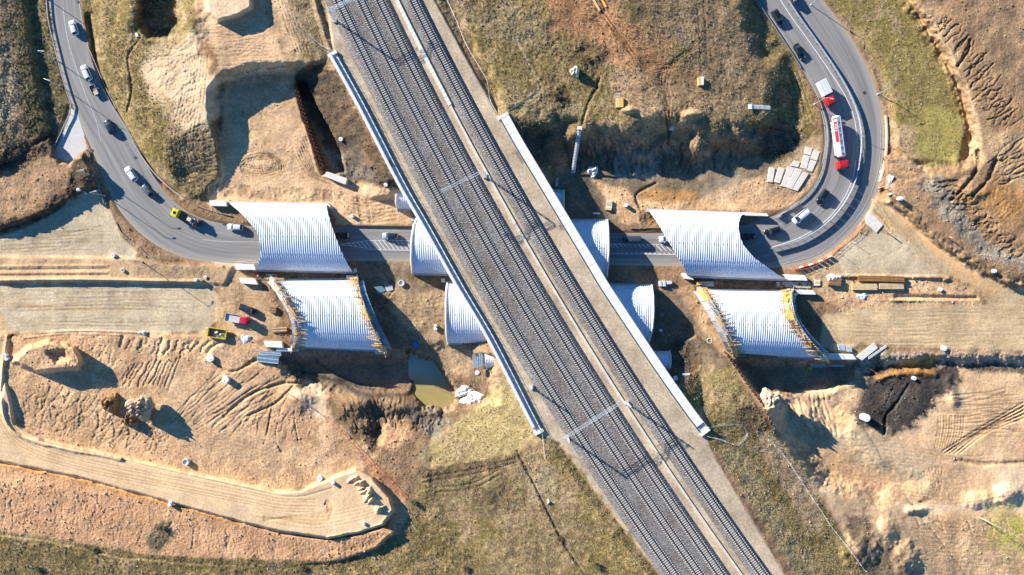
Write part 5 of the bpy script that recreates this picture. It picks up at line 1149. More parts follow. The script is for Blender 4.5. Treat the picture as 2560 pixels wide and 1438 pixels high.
MB().box((-7.55,0,1.0),(.12,2.4,.35)).obj('rear_bumper', m_tl, t)
# round emblem and worn lettering strokes on the red stripe
ang = math.radians(128); em = lambda X, a: Vector((X, 1.26*math.cos(a), 2.15+.99*math.sin(a)))
MB().loft([[em(-6.2+.32*math.cos(q), ang+.30*math.sin(q)) for q in [2*math.pi*i/14 for i in range(14)]], [em(-6.2+.01*math.cos(q), ang+.01*math.sin(q)) for q in [2*math.pi*i/14 for i in range(14)]]], caps=False).obj('emblem', m_white, tk)
for k in range(5):
    X = -5.2+k*.42; MB().loft([[em(X,ang-.22),em(X+.12,ang-.22)],[em(X,ang+.22),em(X+.12,ang+.22)]], close=False, caps=False).obj('letter', m_white, tk)
    if k%2 == 0: MB().loft([[em(X,ang-.04),em(X+.34,ang-.04)],[em(X,ang+.05),em(X+.34,ang+.05)]], close=False, caps=False).obj('letter', m_white, tk)
# red box truck
t = truck('box_truck','red cab truck with white box body on the east road',2064,230,20,41,zz=1.8)
truck_cab(t, 2.7, 2.3, 2.7, 2.6, tr); MB().box((-1.1,0,.8),(5.0,.8,.25)).obj('chassis', m_blk, t)
bx = MB().box((-1.2,0,1.95),(4.3,2.5,2.1)).obj('cargo_box', paintm('box_white', (.80,.81,.82)), t); md = bx.modifiers.new('bevel','BEVEL'); md.width = .08; md.segments = 2
MB().box((-1.2,0,3.02),(4.2,.06,.05)).box((-1.2,.8,3.02),(4.2,.05,.04)).box((-1.2,-.8,3.02),(4.2,.05,.04)).obj('roof_rib', m_gal, t)
for s in (-1,1):
    for X in (2.5,-2.2): wheel(t, X, s*.95, .42, 1.2)
    MB().box((-3.5,s*.9,1.1),(.06,.3,.16)).obj('tail_light', m_tl, t)
# red flatbed parked on site
t = truck('flatbed_truck','red truck with pale flatbed parked in the yard by the south-west arch',596,798,60,11,z=.3,zz=1.4,group='vehicles parked on the site')
tp = paintm('truck_pink_red', (.66,.02,.08)); truck_cab(t, 2.3, 2.0, 2.3, 1.8, tp); MB().box((1.25,0,1.0),(1.2,1.9,1.0)).obj('crew_cab', tp, t)
MB().box((-1.5,0,.8),(4.6,.8,.25)).obj('chassis', m_blk, t); MB().box((-1.6,0,1.05),(3.9,2.1,.1)).obj('deck', mat('pale_deck', (.50,.50,.46), .75, var=.2), t)
for s in (-1,1):
    MB().box((-1.6,s*1.05,1.25),(3.95,.05,.4)).obj('side_board', mat('board_blue_grey', (.36,.46,.54), .5), t)
    for X in (2.2,-2.3): wheel(t, X, s*.9, .4, 1.2)
MB().box((-3.55,0,1.25),(.05,2.1,.4)).obj('tail_board', MATS['board_blue_grey'], t)
# yellow skip trailer
p = P(545,833,1.0); p.z = .3; t = thing('site_trailer','yellow sided open trailer beside the sand bank','trailer',p,math.radians(-9),'vehicles parked on the site')
MB().box((0,0,.7),(5.0,2.5,.1)).obj('floor', mat('dirty_floor', (.16,.15,.13), .8, var=.3), t)
for s in (-1,1): MB().box((0,s*1.28,1.15),(5.2,.14,.9)).obj('side_board', ty, t); MB().box((s*2.53,0,1.15),(.14,2.5,.9)).obj('end_board', ty, t); wheel(t, -.6, s*1.2, .42, 1.1); wheel(t, .5, s*1.2, .42, 1.1)
MB().bar((-2.6,.3,.7),(-3.9,.05,.6),.14).bar((-2.6,-.3,.7),(-3.9,-.05,.6),.14).obj('drawbar', ty, t)
MB().box((-.4,.2,.95),(.9,.5,.4),.4).box((.8,-.2,.9),(.5,.4,.3),1).obj('load', m_conc, t); MB().pipe([Vector((-1.5+.4*k,-.7+.25*math.sin(k*1.3),.82)) for k in range(9)],.06,5).obj('hose', mat('hose_green',(.25,.45,.2),.6), t)
# ---------------------------------------------------------------- site things
def T4(k, pts):
    """survey sheet k (4 columns of 640 by 4 rows of 360), quarter units"""
    cx, cy = (k % 4)*640, (k//4)*360 if k < 12 else 1078
    return [(cx+a/4, cy+b/4) for a, b in pts]
# pond
pond = MB().prism([P(*q, -3.75)[:2] for q in [(1008,872),(1050,872),(1090,895),(1125,930),(1150,985),(1142,1024),(1090,1036),(1050,1024),(1030,980),(1020,930),(1008,900)]], -5.2, -3.75)
wm = bpy.data.materials.new('murky_water'); wm.use_nodes = True; n = wm.node_tree; bs = n.nodes['Principled BSDF']; bs.inputs['Roughness'].default_value = .12
tc = n.nodes.new('ShaderNodeTexCoord'); ns = n.nodes.new('ShaderNodeTexNoise'); ns.inputs['Scale'].default_value = .14; ns.inputs['Detail'].default_value = 4; n.links.new(tc.outputs['Object'], ns.inputs['Vector'])
gd = n.nodes.new('ShaderNodeSeparateXYZ'); n.links.new(tc.outputs['Object'], gd.inputs[0])
mr = n.nodes.new('ShaderNodeMapRange'); mr.inputs['From Min'].default_value = -28; mr.inputs['From Max'].default_value = -20; n.links.new(gd.outputs['Y'], mr.inputs['Value'])
ad = n.nodes.new('ShaderNodeMath'); ad.operation = 'MULTIPLY_ADD'; ad.inputs[1].default_value = .7; n.links.new(ns.outputs['Fac'], ad.inputs[0]); n.links.new(mr.outputs['Result'], ad.inputs[2])
rp = n.nodes.new('ShaderNodeValToRGB'); e = rp.color_ramp.elements; e[0].position = .35; e[0].color = (.38,.29,.10,1); e[1].position = 1.1 if False else 1.0; e[1].color = (.42,.42,.30,1); n.links.new(ad.outputs[0], rp.inputs['Fac']); n.links.new(rp.outputs['Color'], bs.inputs['Base Color'])  # shade painted into the water colour: grey-green north end, sunlit ochre south
struct(pond.obj('puddle_water', wm))
# concrete rings and shaft covers -------------------------------------------------
m_ring = mat('ring_concrete', (.74,.73,.70), .8, var=.08)
def ringobj(label, u, v, r, h, lid=True, m=None, tilt=0):
    p = G(u, v, 0); p = P(u, v, p.z+h); p.z -= h+.15; t = thing('concrete_ring', label, 'concrete ring', p, random.uniform(0,6), 'concrete shaft rings')
    MB().lathe((0,0,0), [(r*.8,0),(r,0),(r,h+.15),(r*.82,h+.15),(r*.8,h-.2)], 24).obj('ring', m or m_ring, t)
    if lid: MB().lathe((0,0,h+.155), [(r*1.02,0),(r*1.02,.1),(r*.3,.13)], 24).obj('lid', m_white, t); MB().box((r*.4,0,h+.32),(.25,.25,.06)).obj('hatch', m_conc2, t)
    else: MB().lathe((0,0,.05), [(r*.78,0),(r*.78,.02)], 20).obj('bottom', m_blk, t)
    return t
for l,u,v,r,h,lid in (('white shaft ring on the dark slope left of the western wall',852,348,.55,.8,1),('white shaft ring at the wall foot above the culvert',964,462,.5,.7,1),('white shaft ring at the foot of the brown hill notch',1681,319,.55,.9,1),
    ('white shaft ring beside the north-east arch',1566,513,.55,1.0,1),('white shaft ring on tyre marks right of the north-west arch',880,540,.5,.8,1),('white shaft ring at the edge of the gravel fork',282,639,.55,.9,1),('buff shaft ring in the ruts below the gravel fork',306,676,.5,.6,0),
    ('white shaft ring right end of the rutted strip',489,700,.45,.9,1),('pale flat shaft ring above the yard',513,693,.45,.3,1),('broad white shaft ring above the sand field',525,895,1.05,.6,1),('white shaft ring casting a shadow in the middle of the sand field',563,949,.95,1.2,1),
    ('small white shaft ring at the left edge of the haul road',11,888,.5,.9,1),('second small shaft ring at the left edge, below its twin',16,897,.5,.7,1),('bluish shaft ring beside the haul road',463,1156,.9,1.0,0),('white shaft ring at the bank above the ramp end',799,1197,.75,1.0,1),
    ('small white shaft ring at the crest of the ramp end',832,1208,.5,.7,1),('upper of two white shaft rings on the lower edge of the haul road',426,1256,.5,.8,1),('lower of two white shaft rings on the lower edge of the haul road',424,1263,.5,.8,1),('white shaft ring on the ramp edge near the turning marks',909,1309,.5,.5,1),
    ('white shaft ring beside the dirt road on the east bend',2253,496,.55,1.3,1),('large white shaft ring left of the black soil',2166,1045,1.05,2.0,1),('white shaft ring on the black soil under the ochre bank',2286,946,.55,.8,1),('white shaft ring set in the lower edge of the east gravel road',2361,871,.75,.5,1),
    ('white shaft ring on the strip above the east gravel road',2352,724,.55,.5,1),('white shaft ring beside the dirt road at the right',2487,678,.55,.8,1),('upper of two white rings left of the southern tunnel',1089,815,.45,.7,1),('lower of two white rings left of the southern tunnel',1089,823,.45,.7,1),
    ('flat pale ring below the grate panels',1193,932,.65,.15,1),('small white ring standing by the puddle',1097,931,.4,.4,1),('white ring on the dark slope left of the west bend',195,474,.45,.6,1),('grey ring beside its white twin left of the west bend',210,482,.4,.5,0),
    ('bluish ring in the shade right of the southern tunnel',1652,826,.45,.6,1),('flat dark ring right of the southern tunnel',1655,787,.45,.2,0),('grey ring beside the small southern culvert',1689,946,.6,.6,1),('flat grey ring left of the south-east arch',1774,852,.75,.15,0),
    ('large open concrete ring between the left arches and the tunnel',1003,708,.85,.8,0),('bright blue round lid in the mud beside the puddle',1040,861,.95,.4,1),('small white ring on the road edge of the bend',2203,430,.3,.4,1)):
    r_ = ringobj(l, u, v, r, h, lid)
    if 'blue round' in l:
        for c in r_.children: c.data = c.data.copy(); c.data.materials[0] = mat('blue_plastic', (.03,.16,.36), .5)
# slabs
def slab(label, quad, th=.18, m=None, name='concrete_slab', group=None, dz=0.0, cat='slab'):
    cu, cv = sum(q[0] for q in quad)/len(quad), sum(q[1] for q in quad)/len(quad); z = max(gz(cu, cv), gz(*quad[0])*.5+gz(*quad[2])*.5)+.08+dz
    c = P(cu, cv, z+th); pts = [(P(*q, z+th)-c)[:2] for q in quad]; o = MB().prism(pts, -th-.3, 0).obj(name, m or m_slabm, None, loc=c); md = o.modifiers.new('bevel','BEVEL'); md.width = .03; md.segments = 1
    return tag(o, label, cat, group)
m_slabm = mat('road_slab_concrete', (.68,.61,.52), .85, var=.12, vscale=.7)
sq = [[(375,28),(446,42),(425,115),(365,98)],[(455,62),(520,78),(490,168),(425,148)],[(424,155),(488,174),(440,280),(385,262)],[(365,108),(420,123),(385,252),(320,236)],[(265,165),(322,180),(302,232),(225,218)],[(200,222),(268,238),(185,435),(128,420)],[(276,238),(345,262),(236,455),(186,434)],[(348,275),(410,295),(297,472),(242,454)],[(110,232),(170,245),(118,395),(62,380)],[(15,230),(72,240),(46,385),(-8,380)]]
sn = ['topmost slab of the group','upper right slab of the group','right hand slab below the upper right one','long slab left of the upper right ones','small broken slab','third slab from the left in the lower row','fourth slab from the left in the lower row','rightmost slab of the lower row','second slab from the left in the lower row','leftmost slab of the lower row']
for q, s_ in zip(sq, sn): slab('pale concrete road slab inside the east bend, '+s_, T4(7, q), group='road slabs laid inside the east bend')
slab('long pale slab leaning right of the south-east arch', T4(11, [(885,690),(1065,550),(1102,600),(940,725)]), .35); slab('narrow slab beside the long pale slab', T4(11, [(1000,690),(1185,570),(1195,590),(1010,715)]), .25, m_conc2)
slab('blue grey slab lying at the foot of the railway wall', T4(6, [(440,338),(468,340),(458,425),(432,422)]), .3, m_conc2); slab('white board by the northern tunnel', T4(6, [(810,685),(882,687),(880,703),(812,700)]), .4, m_white)
slab('white board in the shade by the small southern culvert', T4(10, [(1702,858),(1780,856),(1778,874),(1704,876)]), .3, m_white); slab('grey formwork sheet right of the left arches', T4(9+1-1, [(1190,-10),(1260,-20),(1300,30),(1215,62)]), .12, m_blu); slab('second grey formwork sheet right of the left arches', T4(9, [(1290,-20),(1360,-30),(1375,20),(1305,40)]), .12, m_conc2)
slab('pale broken paving piece beside the east bend', T4(7, [(1010,690),(1075,730),(1150,810),(1085,890),(990,800),(975,760)]), .15); slab('short buff kerb stone by the dirt road', T4(7, [(1195,505),(1260,480),(1268,495),(1208,518)]), .3); slab('white rectangular panel beside the dump', T4(0, [(1345,330),(1372,328),(1385,365),(1360,368)]), .3, m_white)
for k, q in enumerate(([(705,568),(770,570),(778,628),(710,622)],[(785,588),(842,590),(842,640),(790,638)])): slab(('left','right')[k]+' blue grey tool box on the lower end of the south-east arch', T4(11, q), .9, mat('tool_box_blue',(.50,.58,.64),.5,.3), 'tool_box', cat='tool box')
for k, q in enumerate(([(1470,1370),(1498,1370),(1500,1425),(1472,1425)],[(1508,1368),(1535,1368),(1540,1425),(1510,1425)],[(1548,1370),(1600,1370),(1602,1400),(1550,1405)])): slab(('left','middle','right')[k]+' blue grey pallet of blocks between the tunnels', T4(6, q), .7, mat('pallet_blocks',(.52,.58,.62),.6,var=.2), 'block_pallet', cat='pallet')
slab('pale square shaft cover between the two tunnels', T4(5, [(1850,1345),(1888,1345),(1890,1385),(1852,1385)]), .6); 
# raised concrete box on the sand
bx = slab('long pale concrete box standing on the sand below the dark slope', T4(5, [(700,280),(725,280),(912,345),(895,405),(870,398),(685,325)]), 1.3, mat('box_concrete',(.66,.62,.54),.8,var=.08), 'concrete_box', cat='concrete box')
# stacks and heaps
def stack(name, label, u, v, du, dv, dims, n_, m, cat, layers=1, gap=.05, part='beam', zz=0, ms=None):
    z = gz(u, v)+.05; p = P(u, v, z+.5); p.z = z; t = thing(name, label, cat, p, math.atan2(-dv, du)); L, wd, h = dims; me = {}
    for l in range(layers):
        for k in range(n_):
            mm = ms[(k+l) % len(ms)] if ms else m
            if mm.name not in me: me[mm.name] = MB().box((0,0,0),(L,wd,h)).mesh(part, mm)
            o = link(part, me[mm.name], t, (random.uniform(-.12,.12)*min(L,3)/3, (k-(n_-1)/2)*(wd+gap), h/2+l*(h+.04)+zz)); o.rotation_euler = (0,0,random.uniform(-.015,.015))
    return t
m_beam = mat('rusty_beam', (.36,.17,.06), .7, .3, var=.3); m_ply = mat('yellow_timber', (.66,.50,.24), .75, var=.15)
stack('steel_beam_stack','stack of long rust orange steel beams north of the east gravel road',2203,697,1,.02,(12.8,.35,.4),4,m_beam,'steel beams',2)
stack('timber_stack','long stack of yellow timber beams below the steel beams, left one',2162,717,1,.01,(7.0,.3,.3),5,m_ply,'timber',2); stack('timber_stack','long stack of pale timber beams below the steel beams, right one',2228,715,1,.01,(6.8,.3,.3),5,m_tim,'timber',2)
stack('panel_stack','stack of yellow formwork panels and frames on the brown hill',1549,257,0,1,(2.6,.95,.35),2,m_yel,'formwork panels',2,part='panel',ms=[m_yel,m_ply]); stack('frame_stack','white metal frame lying above the yellow panels on the hill',1544,239,1,0,(1.4,.12,.12),4,m_white,'metal frame',1,gap=.25,part='bar')
stack('panel_stack','small stack of white and yellow panels on the right of the hill',1752,203,0,1,(2.2,.7,.35),2,m_yel,'formwork panels',2,part='panel',ms=[m_white,m_yel]); stack('panel_stack','fanned pile of pale boards with a yellow end beside the road',1523,513,1,.1,(1.6,.5,.25),5,m_ply,'boards',2,part='board',ms=[m_tim,m_ply,m_conc])
stack('panel_stack','yellow machine pallet under the north-east arch edge',1748,708,1,0,(1.4,.9,.6),1,m_yel,'pallet',1,part='panel'); stack('panel_stack','grey plank platform next to the yellow pallet',1770,710,1,0,(3.4,.3,.3),4,m_conc2,'planks',1,part='plank')
stack('grate_stack','upper blue grey stack of scaffold grates below the south-west arch',676,883,1,.06,(6.0,.25,.25),4,m_blu,'scaffold grates',2,part='grate',ms=[m_blu,m_steel]); stack('grate_stack','lower blue grey stack of scaffold grates below the south-west arch',671,898,1,.12,(6.0,.28,.3),6,m_blu,'scaffold grates',3,part='grate',ms=[m_blu,m_blu,m_steel])
stack('grate_stack','left blue grey grate panels hanging below the southern tunnel',1188,893,0,1,(6.2,.25,.3),5,m_blu,'scaffold grates',2,part='grate',ms=[m_blu,m_steel]); stack('grate_stack','right blue grey grate panels hanging below the southern tunnel',1202,888,0,1,(6.2,.25,.3),5,m_blu,'scaffold grates',2,part='grate',ms=[m_steel,m_blu])
stack('scaffold_platform','wide grey platform below the south-east arch, left one',2048,912,1,.02,(4.6,.42,.2),4,m_conc2,'scaffold platform',1,part='plank',ms=[m_blu,m_conc2,m_tim]); stack('scaffold_platform','wide grey platform below the south-east arch, right one',2094,911,1,.02,(4.4,.42,.2),3,m_conc2,'scaffold platform',1,part='plank',ms=[m_conc2,m_blu]); stack('panel_stack','yellow crate below the south-east arch',2026,921,1,0,(1.4,.4,.5),2,m_yel,'crate',1,part='panel')
stack('timber_stack','brown boards leaning by the timber formwork in the yard',698,825,1,-.08,(4.2,.3,.25),4,m_tim,'timber',2,ms=[m_tim,m_brn]); stack('pipe_rack','rusty machine frame beside the parked pickup',682,774,1,.2,(2.0,.3,.8),5,m_rust,'machine frame',1,part='frame_bar',ms=[m_rust,m_brn])
stack('rebar_stack','rusty rebar bundle on the dark slope left of the wall',917,396,.38,1,(5.2,.16,.16),6,m_rust,'rebar',2,part='bar'); stack('rebar_stack','tangle of rusty frames beside the steel beams',2086,705,1,.1,(3.4,.3,.5),6,m_brn,'rusty frames',2,part='frame_bar',ms=[m_rust,m_brn,m_beam]); stack('panel_stack','yellow panels next to the north-east arch block',2045,707,1,0,(1.5,.5,.3),3,m_yel,'formwork panels',1,part='panel',ms=[m_conc,m_yel])
stack('scaffold_platform','plank platform between the two right hand arches',1985,712,1,.01,(9.5,.36,.15),4,m_conc2,'scaffold platform',1,part='plank',ms=[m_conc2,m_ply,m_conc2]); stack('scaffold_platform','plank platform between the two left hand arches',672,692,1,.02,(6.0,.36,.15),4,m_tim,'scaffold platform',1,part='plank',ms=[m_tim,m_conc2])
tp_ = stack('loading_platform','yellow beamed platform jutting in at the top edge',1497,2,.55,1,(4.6,.5,.25),3,m_yel,'platform',1,gap=.5,part='beam',ms=[m_ply,m_brn,m_yel])
# tarpaulins and rubble heaps: crumpled surfaces
def crumple(name, label, u, v, ru, rv, h, m, cat, seed=1, n_=26, rot=0, dome=1.0):
    rs = np.random.RandomState(seed); z = gz(u, v); c = P(u, v, z+h*.3); c.z = z-.15; b = MB(); ca, sa = math.cos(rot), math.sin(rot); ph = rs.rand(8)*6.28; fr = rs.uniform(2,7,8)
    rings = []; nr = 9
    for i in range(nr+1):
        f = i/nr; ring_ = []
        for k in range(n_):
            a = 2*math.pi*k/n_; e_ = 1+.16*math.sin(3*a+ph[0])+.10*math.sin(5*a+ph[1])+.05*math.sin(9*a+ph[2]); r_ = f*e_
            x, y = ru*S*r_*math.cos(a), rv*S*r_*math.sin(a); zz = h*max(0,1-f**2)**.7*dome+h*.22*(1-f**4)*sum(math.sin(fr[j]*(x*math.cos(j)+y*math.sin(j))*1.1+ph[j]) for j in range(5))/2.2+rs.uniform(-.1,.1)*h*(f<1)
            ring_.append(Vector((x*ca-y*sa, x*sa+y*ca, max(zz,0) if f<1 else 0)))
        rings.append(ring_)
    b.loft(rings[1:], True, False); i0 = len(b.v); b.v.append((0,0,h*dome)); b.f += [(i0,(k+1)%n_,k) for k in range(n_)]
    o = b.obj(name, m, None, loc=c); return tag(o, label, cat)
m_tarp = mat('white_tarpaulin', (.78,.78,.78), .5, var=.1, vscale=2); m_rubb = mat('white_rubble', (.74,.72,.68), .85, col2=(.38,.35,.30), vscale=2.5)
crumple('rubble_heap','heap of white rubble sacks beside the puddle, upper part',1163,980,26,16,1.0,m_rubb,'rubble heap',2); crumple('tarpaulin','crumpled white tarpaulin heap beside the puddle, lower part',1185,1001,32,20,1.2,m_tarp,'tarpaulin',3)
crumple('tarpaulin','crumpled white tarpaulin on the shaded ground right of the railway',1482,428,14,15,1.1,m_tarp,'tarpaulin',4); crumple('tarpaulin','white bags next to the rusty frames by the east gravel road',2085,694,20,8,.9,m_tarp,'bags',5)
crumple('tarpaulin','blue white plastic sheet above the east gravel road',2155,741,16,8,.5,mat('blue_white_sheet',(.55,.66,.80),.4,col2=(.8,.8,.8),vscale=1),'plastic sheet',6); crumple('rubble_heap','pale rubble pile at the bend edge beside the dirt road',2228,447,9,11,.8,m_rubb,'rubble heap',7)
crumple('rubble_heap','grey stones beside the gravel road edge in the west',357,833,12,6,.8,m_rubb,'rubble heap',8); crumple('tarpaulin','white sheet on the ground beside the yellow trailer',612,849,14,12,.35,mat('grey_white_sheet',(.62,.62,.60),.6,var=.1),'sheet',9); crumple('boulder','pale boulder on the grass of the brown hill',1438,178,11,13,1.4,mat('pale_rock',(.56,.50,.40),.9,var=.15,vscale=1),'boulder',10); crumple('boulder','pale stone in the grass right of the lower ditch',1372,1254,5,7,.8,mat('pale_rock',(.56,.50,.40)),'boulder',11)
crumple('sand_cone','smooth sand cone with a shaft below the south-east arch',1927,1000,26,27,2.6,mat('cone_sand',(.60,.44,.28),.95,var=.1,vscale=.6),'sand heap',12)
m_soil = mat('rust_brown_soil', (.40,.24,.09), .95, col2=(.16,.09,.04), vscale=2.2, bump=.8, bscale=4); m_soil2 = mat('grey_brown_soil', (.50,.38,.25), .95, col2=(.32,.24,.16), vscale=1.6, bump=.6, bscale=3)
crumple('soil_heap','rust brown soil heap on the sand field, upper left one',276,1010,23,26,2.6,m_soil,'soil heap',13,40); crumple('soil_heap','rust brown soil heap on the sand field, lower one',323,1049,20,19,2.2,m_soil,'soil heap',14,40); crumple('soil_heap','pale sandy soil heap right of the rust brown heaps',348,1020,34,30,2.8,m_soil2,'soil heap',15,40)
# sheet piling
def piling(label, pts, h, zt, off):
    c = crv(pts, 8); q = [P(p.x, p.y, zt(p.x, p.y)) for p in c]; t = thing('sheet_pile_wall', label, 'sheet pile wall', q[0]-Vector((0,0,h))); o = Vector(t.location); L = [0]
    for a, b in zip(q, q[1:]): L.append(L[-1]+(b-a).length)
    n_ = int(L[-1]/.62); pk = []
    for k in range(n_+1):
        d_ = L[-1]*k/n_; j = min(max(int(np.searchsorted(L, d_)),1),len(q)-1); f = (d_-L[j-1])/(L[j]-L[j-1]); pk.append((q[j-1].lerp(q[j],f),(q[j]-q[j-1]).normalized()))
    for k in range(n_):
        (a, ta), (b, tb) = pk[k], pk[k+1]; nn = Vector((-ta.y,ta.x,0)).normalized()*.24*(1 if k%2 else -1); mid1 = a.lerp(b,.2)+nn; mid2 = a.lerp(b,.8)+nn; m = MB(); dz = random.uniform(-.08,.12)
        pr = [a, mid1, mid2, b]; w_ = nn.normalized()*.09; ring0 = []
        for zz in (-h, dz): ring0.append([x-o+Vector((0,0,zz)) for x in pr]+[x+w_-o+Vector((0,0,zz)) for x in pr[::-1]])
        m.loft(ring0); m.obj('pile', mat('sheet_pile_rust',(.20,.105,.06),.8,.2,var=.35,vscale=1.5), t)
piling('rusty sheet pile wall beside the sand pit', [(737,212),(752,262),(775,335),(797,392),(806,420)], 5.0, lambda u,v: max(gz(u-8,v), 1.0)+.5, 1)
piling('rusty sheet pile wall curving down below the south-east arch', [(1812,878),(1845,925),(1880,975),(1908,1012),(1934,1062)], 6.0, lambda u,v: max(gz(u-10,v), gz(u,v))+.5, 1)
# stairways on the slopes
def stairs(label, a, b, n_, wd):
    za, zb = gz(*a)+.5, gz(*b)+.4; A = P(*a, za); B_ = P(*b, zb); t = thing('slope_stairs', label, 'stairs', B_); o = Vector(B_); d_ = B_-A; q = Vector((-d_.y,d_.x,0)).normalized()*wd/2
    for s in (-1,1): MB().bar(A+q*s-o, B_+q*s-o, .12, .25).obj('stringer', m_steel, t)
    rz = math.atan2(d_.y, d_.x); tm = MB().box((0,0,0),(.3,wd,.06)).mesh('tread', m_conc)
    for k in range(n_): link('tread', tm, t, A.lerp(B_, (k+.5)/n_)-o+Vector((0,0,.18)), rz)
    MB().box((0,0,0),(.9,wd+.3,.25)).obj('landing', m_conc, t, loc=A-o+Vector((0,0,.1))).rotation_euler = (0,0,rz)
stairs('long pale stairway down the shaded slope right of the railway', (1449,320), (1432,433), 30, 1.0); stairs('short stairway towards the east road on the hillside', (1875,267), (1925,270), 16, 1.0)
# fences
def fence(label, pts, h=1.5, step=2.5, m=None, rails=(.3,.9,1.4), name='fence', tilt=0.0, zb=None):
    c = crv(pts, 5); q = [P(p.x, p.y, gz(p.x, p.y) if zb is None else zb) for p in c]; t = thing(name, label, 'fence', q[0]); o = Vector(q[0]); L = [0]; m = m or m_steel
    for a, b in zip(q, q[1:]): L.append(L[-1]+(b-a).length)
    n_ = max(1, int(L[-1]/step)); pm = MB().tube((0,0,-.2),(0,0,h),.045,6).mesh('post', m)
    for k in range(n_+1):
        d_ = L[-1]*k/n_; j = min(max(int(np.searchsorted(L,d_)),1),len(q)-1); f = (d_-L[j-1])/max(1e-6,L[j]-L[j-1]); po = link('post', pm, t, q[j-1].lerp(q[j],f)-o); po.rotation_euler = (random.uniform(-tilt,tilt),random.uniform(-tilt,tilt),0)
    for r_ in rails: MB().pipe([x-o+Vector((0,0,r_+random.uniform(-.05,.05))) for x in q], .03, 4).obj('rail', m, t)
    return t
m_wfence = mat('pale_fence', (.66,.66,.62), .6)
fence('thin dark fence beside the dirt track left of the railway', [(708,-10),(722,35),(740,66),(778,98),(800,122)], 1.4, 3, m_gr); fence('pale guard fence joining the western wall', [(776,92),(806,117),(826,126),(842,138)], 1.2, 2, m_wfence)
fence('long white fence down the slope right of the top tracks', [(1112,-10),(1140,50),(1165,112),(1200,172),(1218,205),(1225,250),(1242,284)], 1.3, 3, m_wfence, (.4,.8,1.25)); fence('wire fence running off the eastern wall over the hill', [(1262,283),(1300,262),(1345,230),(1325,170),(1290,100)], 1.0, 3, m_gr, (.9,))
fence('white railing running off the lower end of the eastern wall', [(1768,1090),(1800,1098),(1832,1110)], 1.2, 2, m_wfence); fence('pale curved railing behind the lower end of the eastern wall', [(1772,1068),(1810,1062),(1850,1062),(1866,1085),(1842,1112)], 1.0, 3, m_gr); fence('white railing below the lower end of the western wall', [(1355,1078),(1358,1110),(1362,1146)], 1.2, 2, m_wfence)
fence('sagging wire fence along the lower left foot of the railway', [(1294,1130),(1315,1160),(1340,1215),(1370,1275),(1400,1320),(1430,1380),(1468,1440)], .8, 4, m_gr, (.6,), tilt=.2); fence('fallen pale fence winding down the lower right slope', [(1920,1098),(1960,1140),(2010,1215),(2050,1275),(2080,1320),(2120,1370),(2160,1425)], 1.0, 2.2, m_wfence, (.3,.8), tilt=.4)
# warning tape
tp = [(717,982),(760,1010),(800,1035),(860,1085),(890,1118),(960,1190),(1015,1245)]
tt = thing('warning_tape','red warning tape strung diagonally across the red soil','tape',G(*tp[0])); o_ = Vector(tt.location)
MB().sweep([G(p.x,p.y,.9)-o_ for p in crv(tp,5)],.10,.05).obj('tape', mat('red_tape',(.75,.03,.02),.5), tt)
for q in tp: MB().tube(G(*q,-.1)-o_, G(*q,1.0)-o_, .04, 5).obj('stake', m_tim, tt)
# plastic barriers on the lower edge of the bend
brm = [mat('barrier_red',(.48,.07,.05),.6), m_white]
for k in range(8):
    u, v = 1990+k*12, 672-k*3.4-(k>4)*(k-4)*2; 
    t = thing('road_barrier',['leftmost','second from the left','third from the left','fourth from the left','fifth from the left','sixth from the left','second from the right','rightmost'][k]+' of the red and white plastic barriers below the east bend','barrier',G(u,v),math.radians(18),'plastic barriers below the east bend')
    MB().loft([[Vector((x,-.25,0)),Vector((x,-.1,.35)),Vector((x,-.08,.9)),Vector((x,.08,.9)),Vector((x,.1,.35)),Vector((x,.25,0))] for x in (-.55,.55)]).obj('body', brm[k%2], t); MB().box((0,0,.93),(.3,.1,.06)).obj('grip', brm[(k+1)%2], t)
mn = mat('orange_mesh',(.75,.16,.05),.6)
for l, pts in (('orange mesh fence curving along the lower edge of the east bend',[(1985,676),(2030,668),(2066,645),(2095,620),(2130,592),(2160,560)]),('red mesh fence tangled beside the east bend barrier',[(2222,368),(2232,372),(2243,368),(2238,388),(2222,394)])):
    t = fence(l, pts, 1.0, 2.5, mn, (.3,.6,.9))
# gantry sign on the bend
t = thing('road_sign','two-panel road sign on posts inside the east bend, beside the white van','sign',P(1938,545,0)); o = Vector(t.location); A = P(1938,545,0)-o; B_ = P(1994,506,0)-o; d_ = B_-A
for f in (0,.5,1): MB().tube(A+d_*f, A+d_*f+Vector((0,0,1.5)), .07, 8).obj('post', m_steel, t)
for f in (.24,.76): MB().box(A+d_*f+Vector((0,0,.85)),(3.0,.08,1.05),math.atan2(d_.y,d_.x)).obj('sign_panel', mat('sign_back',(.55,.57,.58),.5,.4), t)
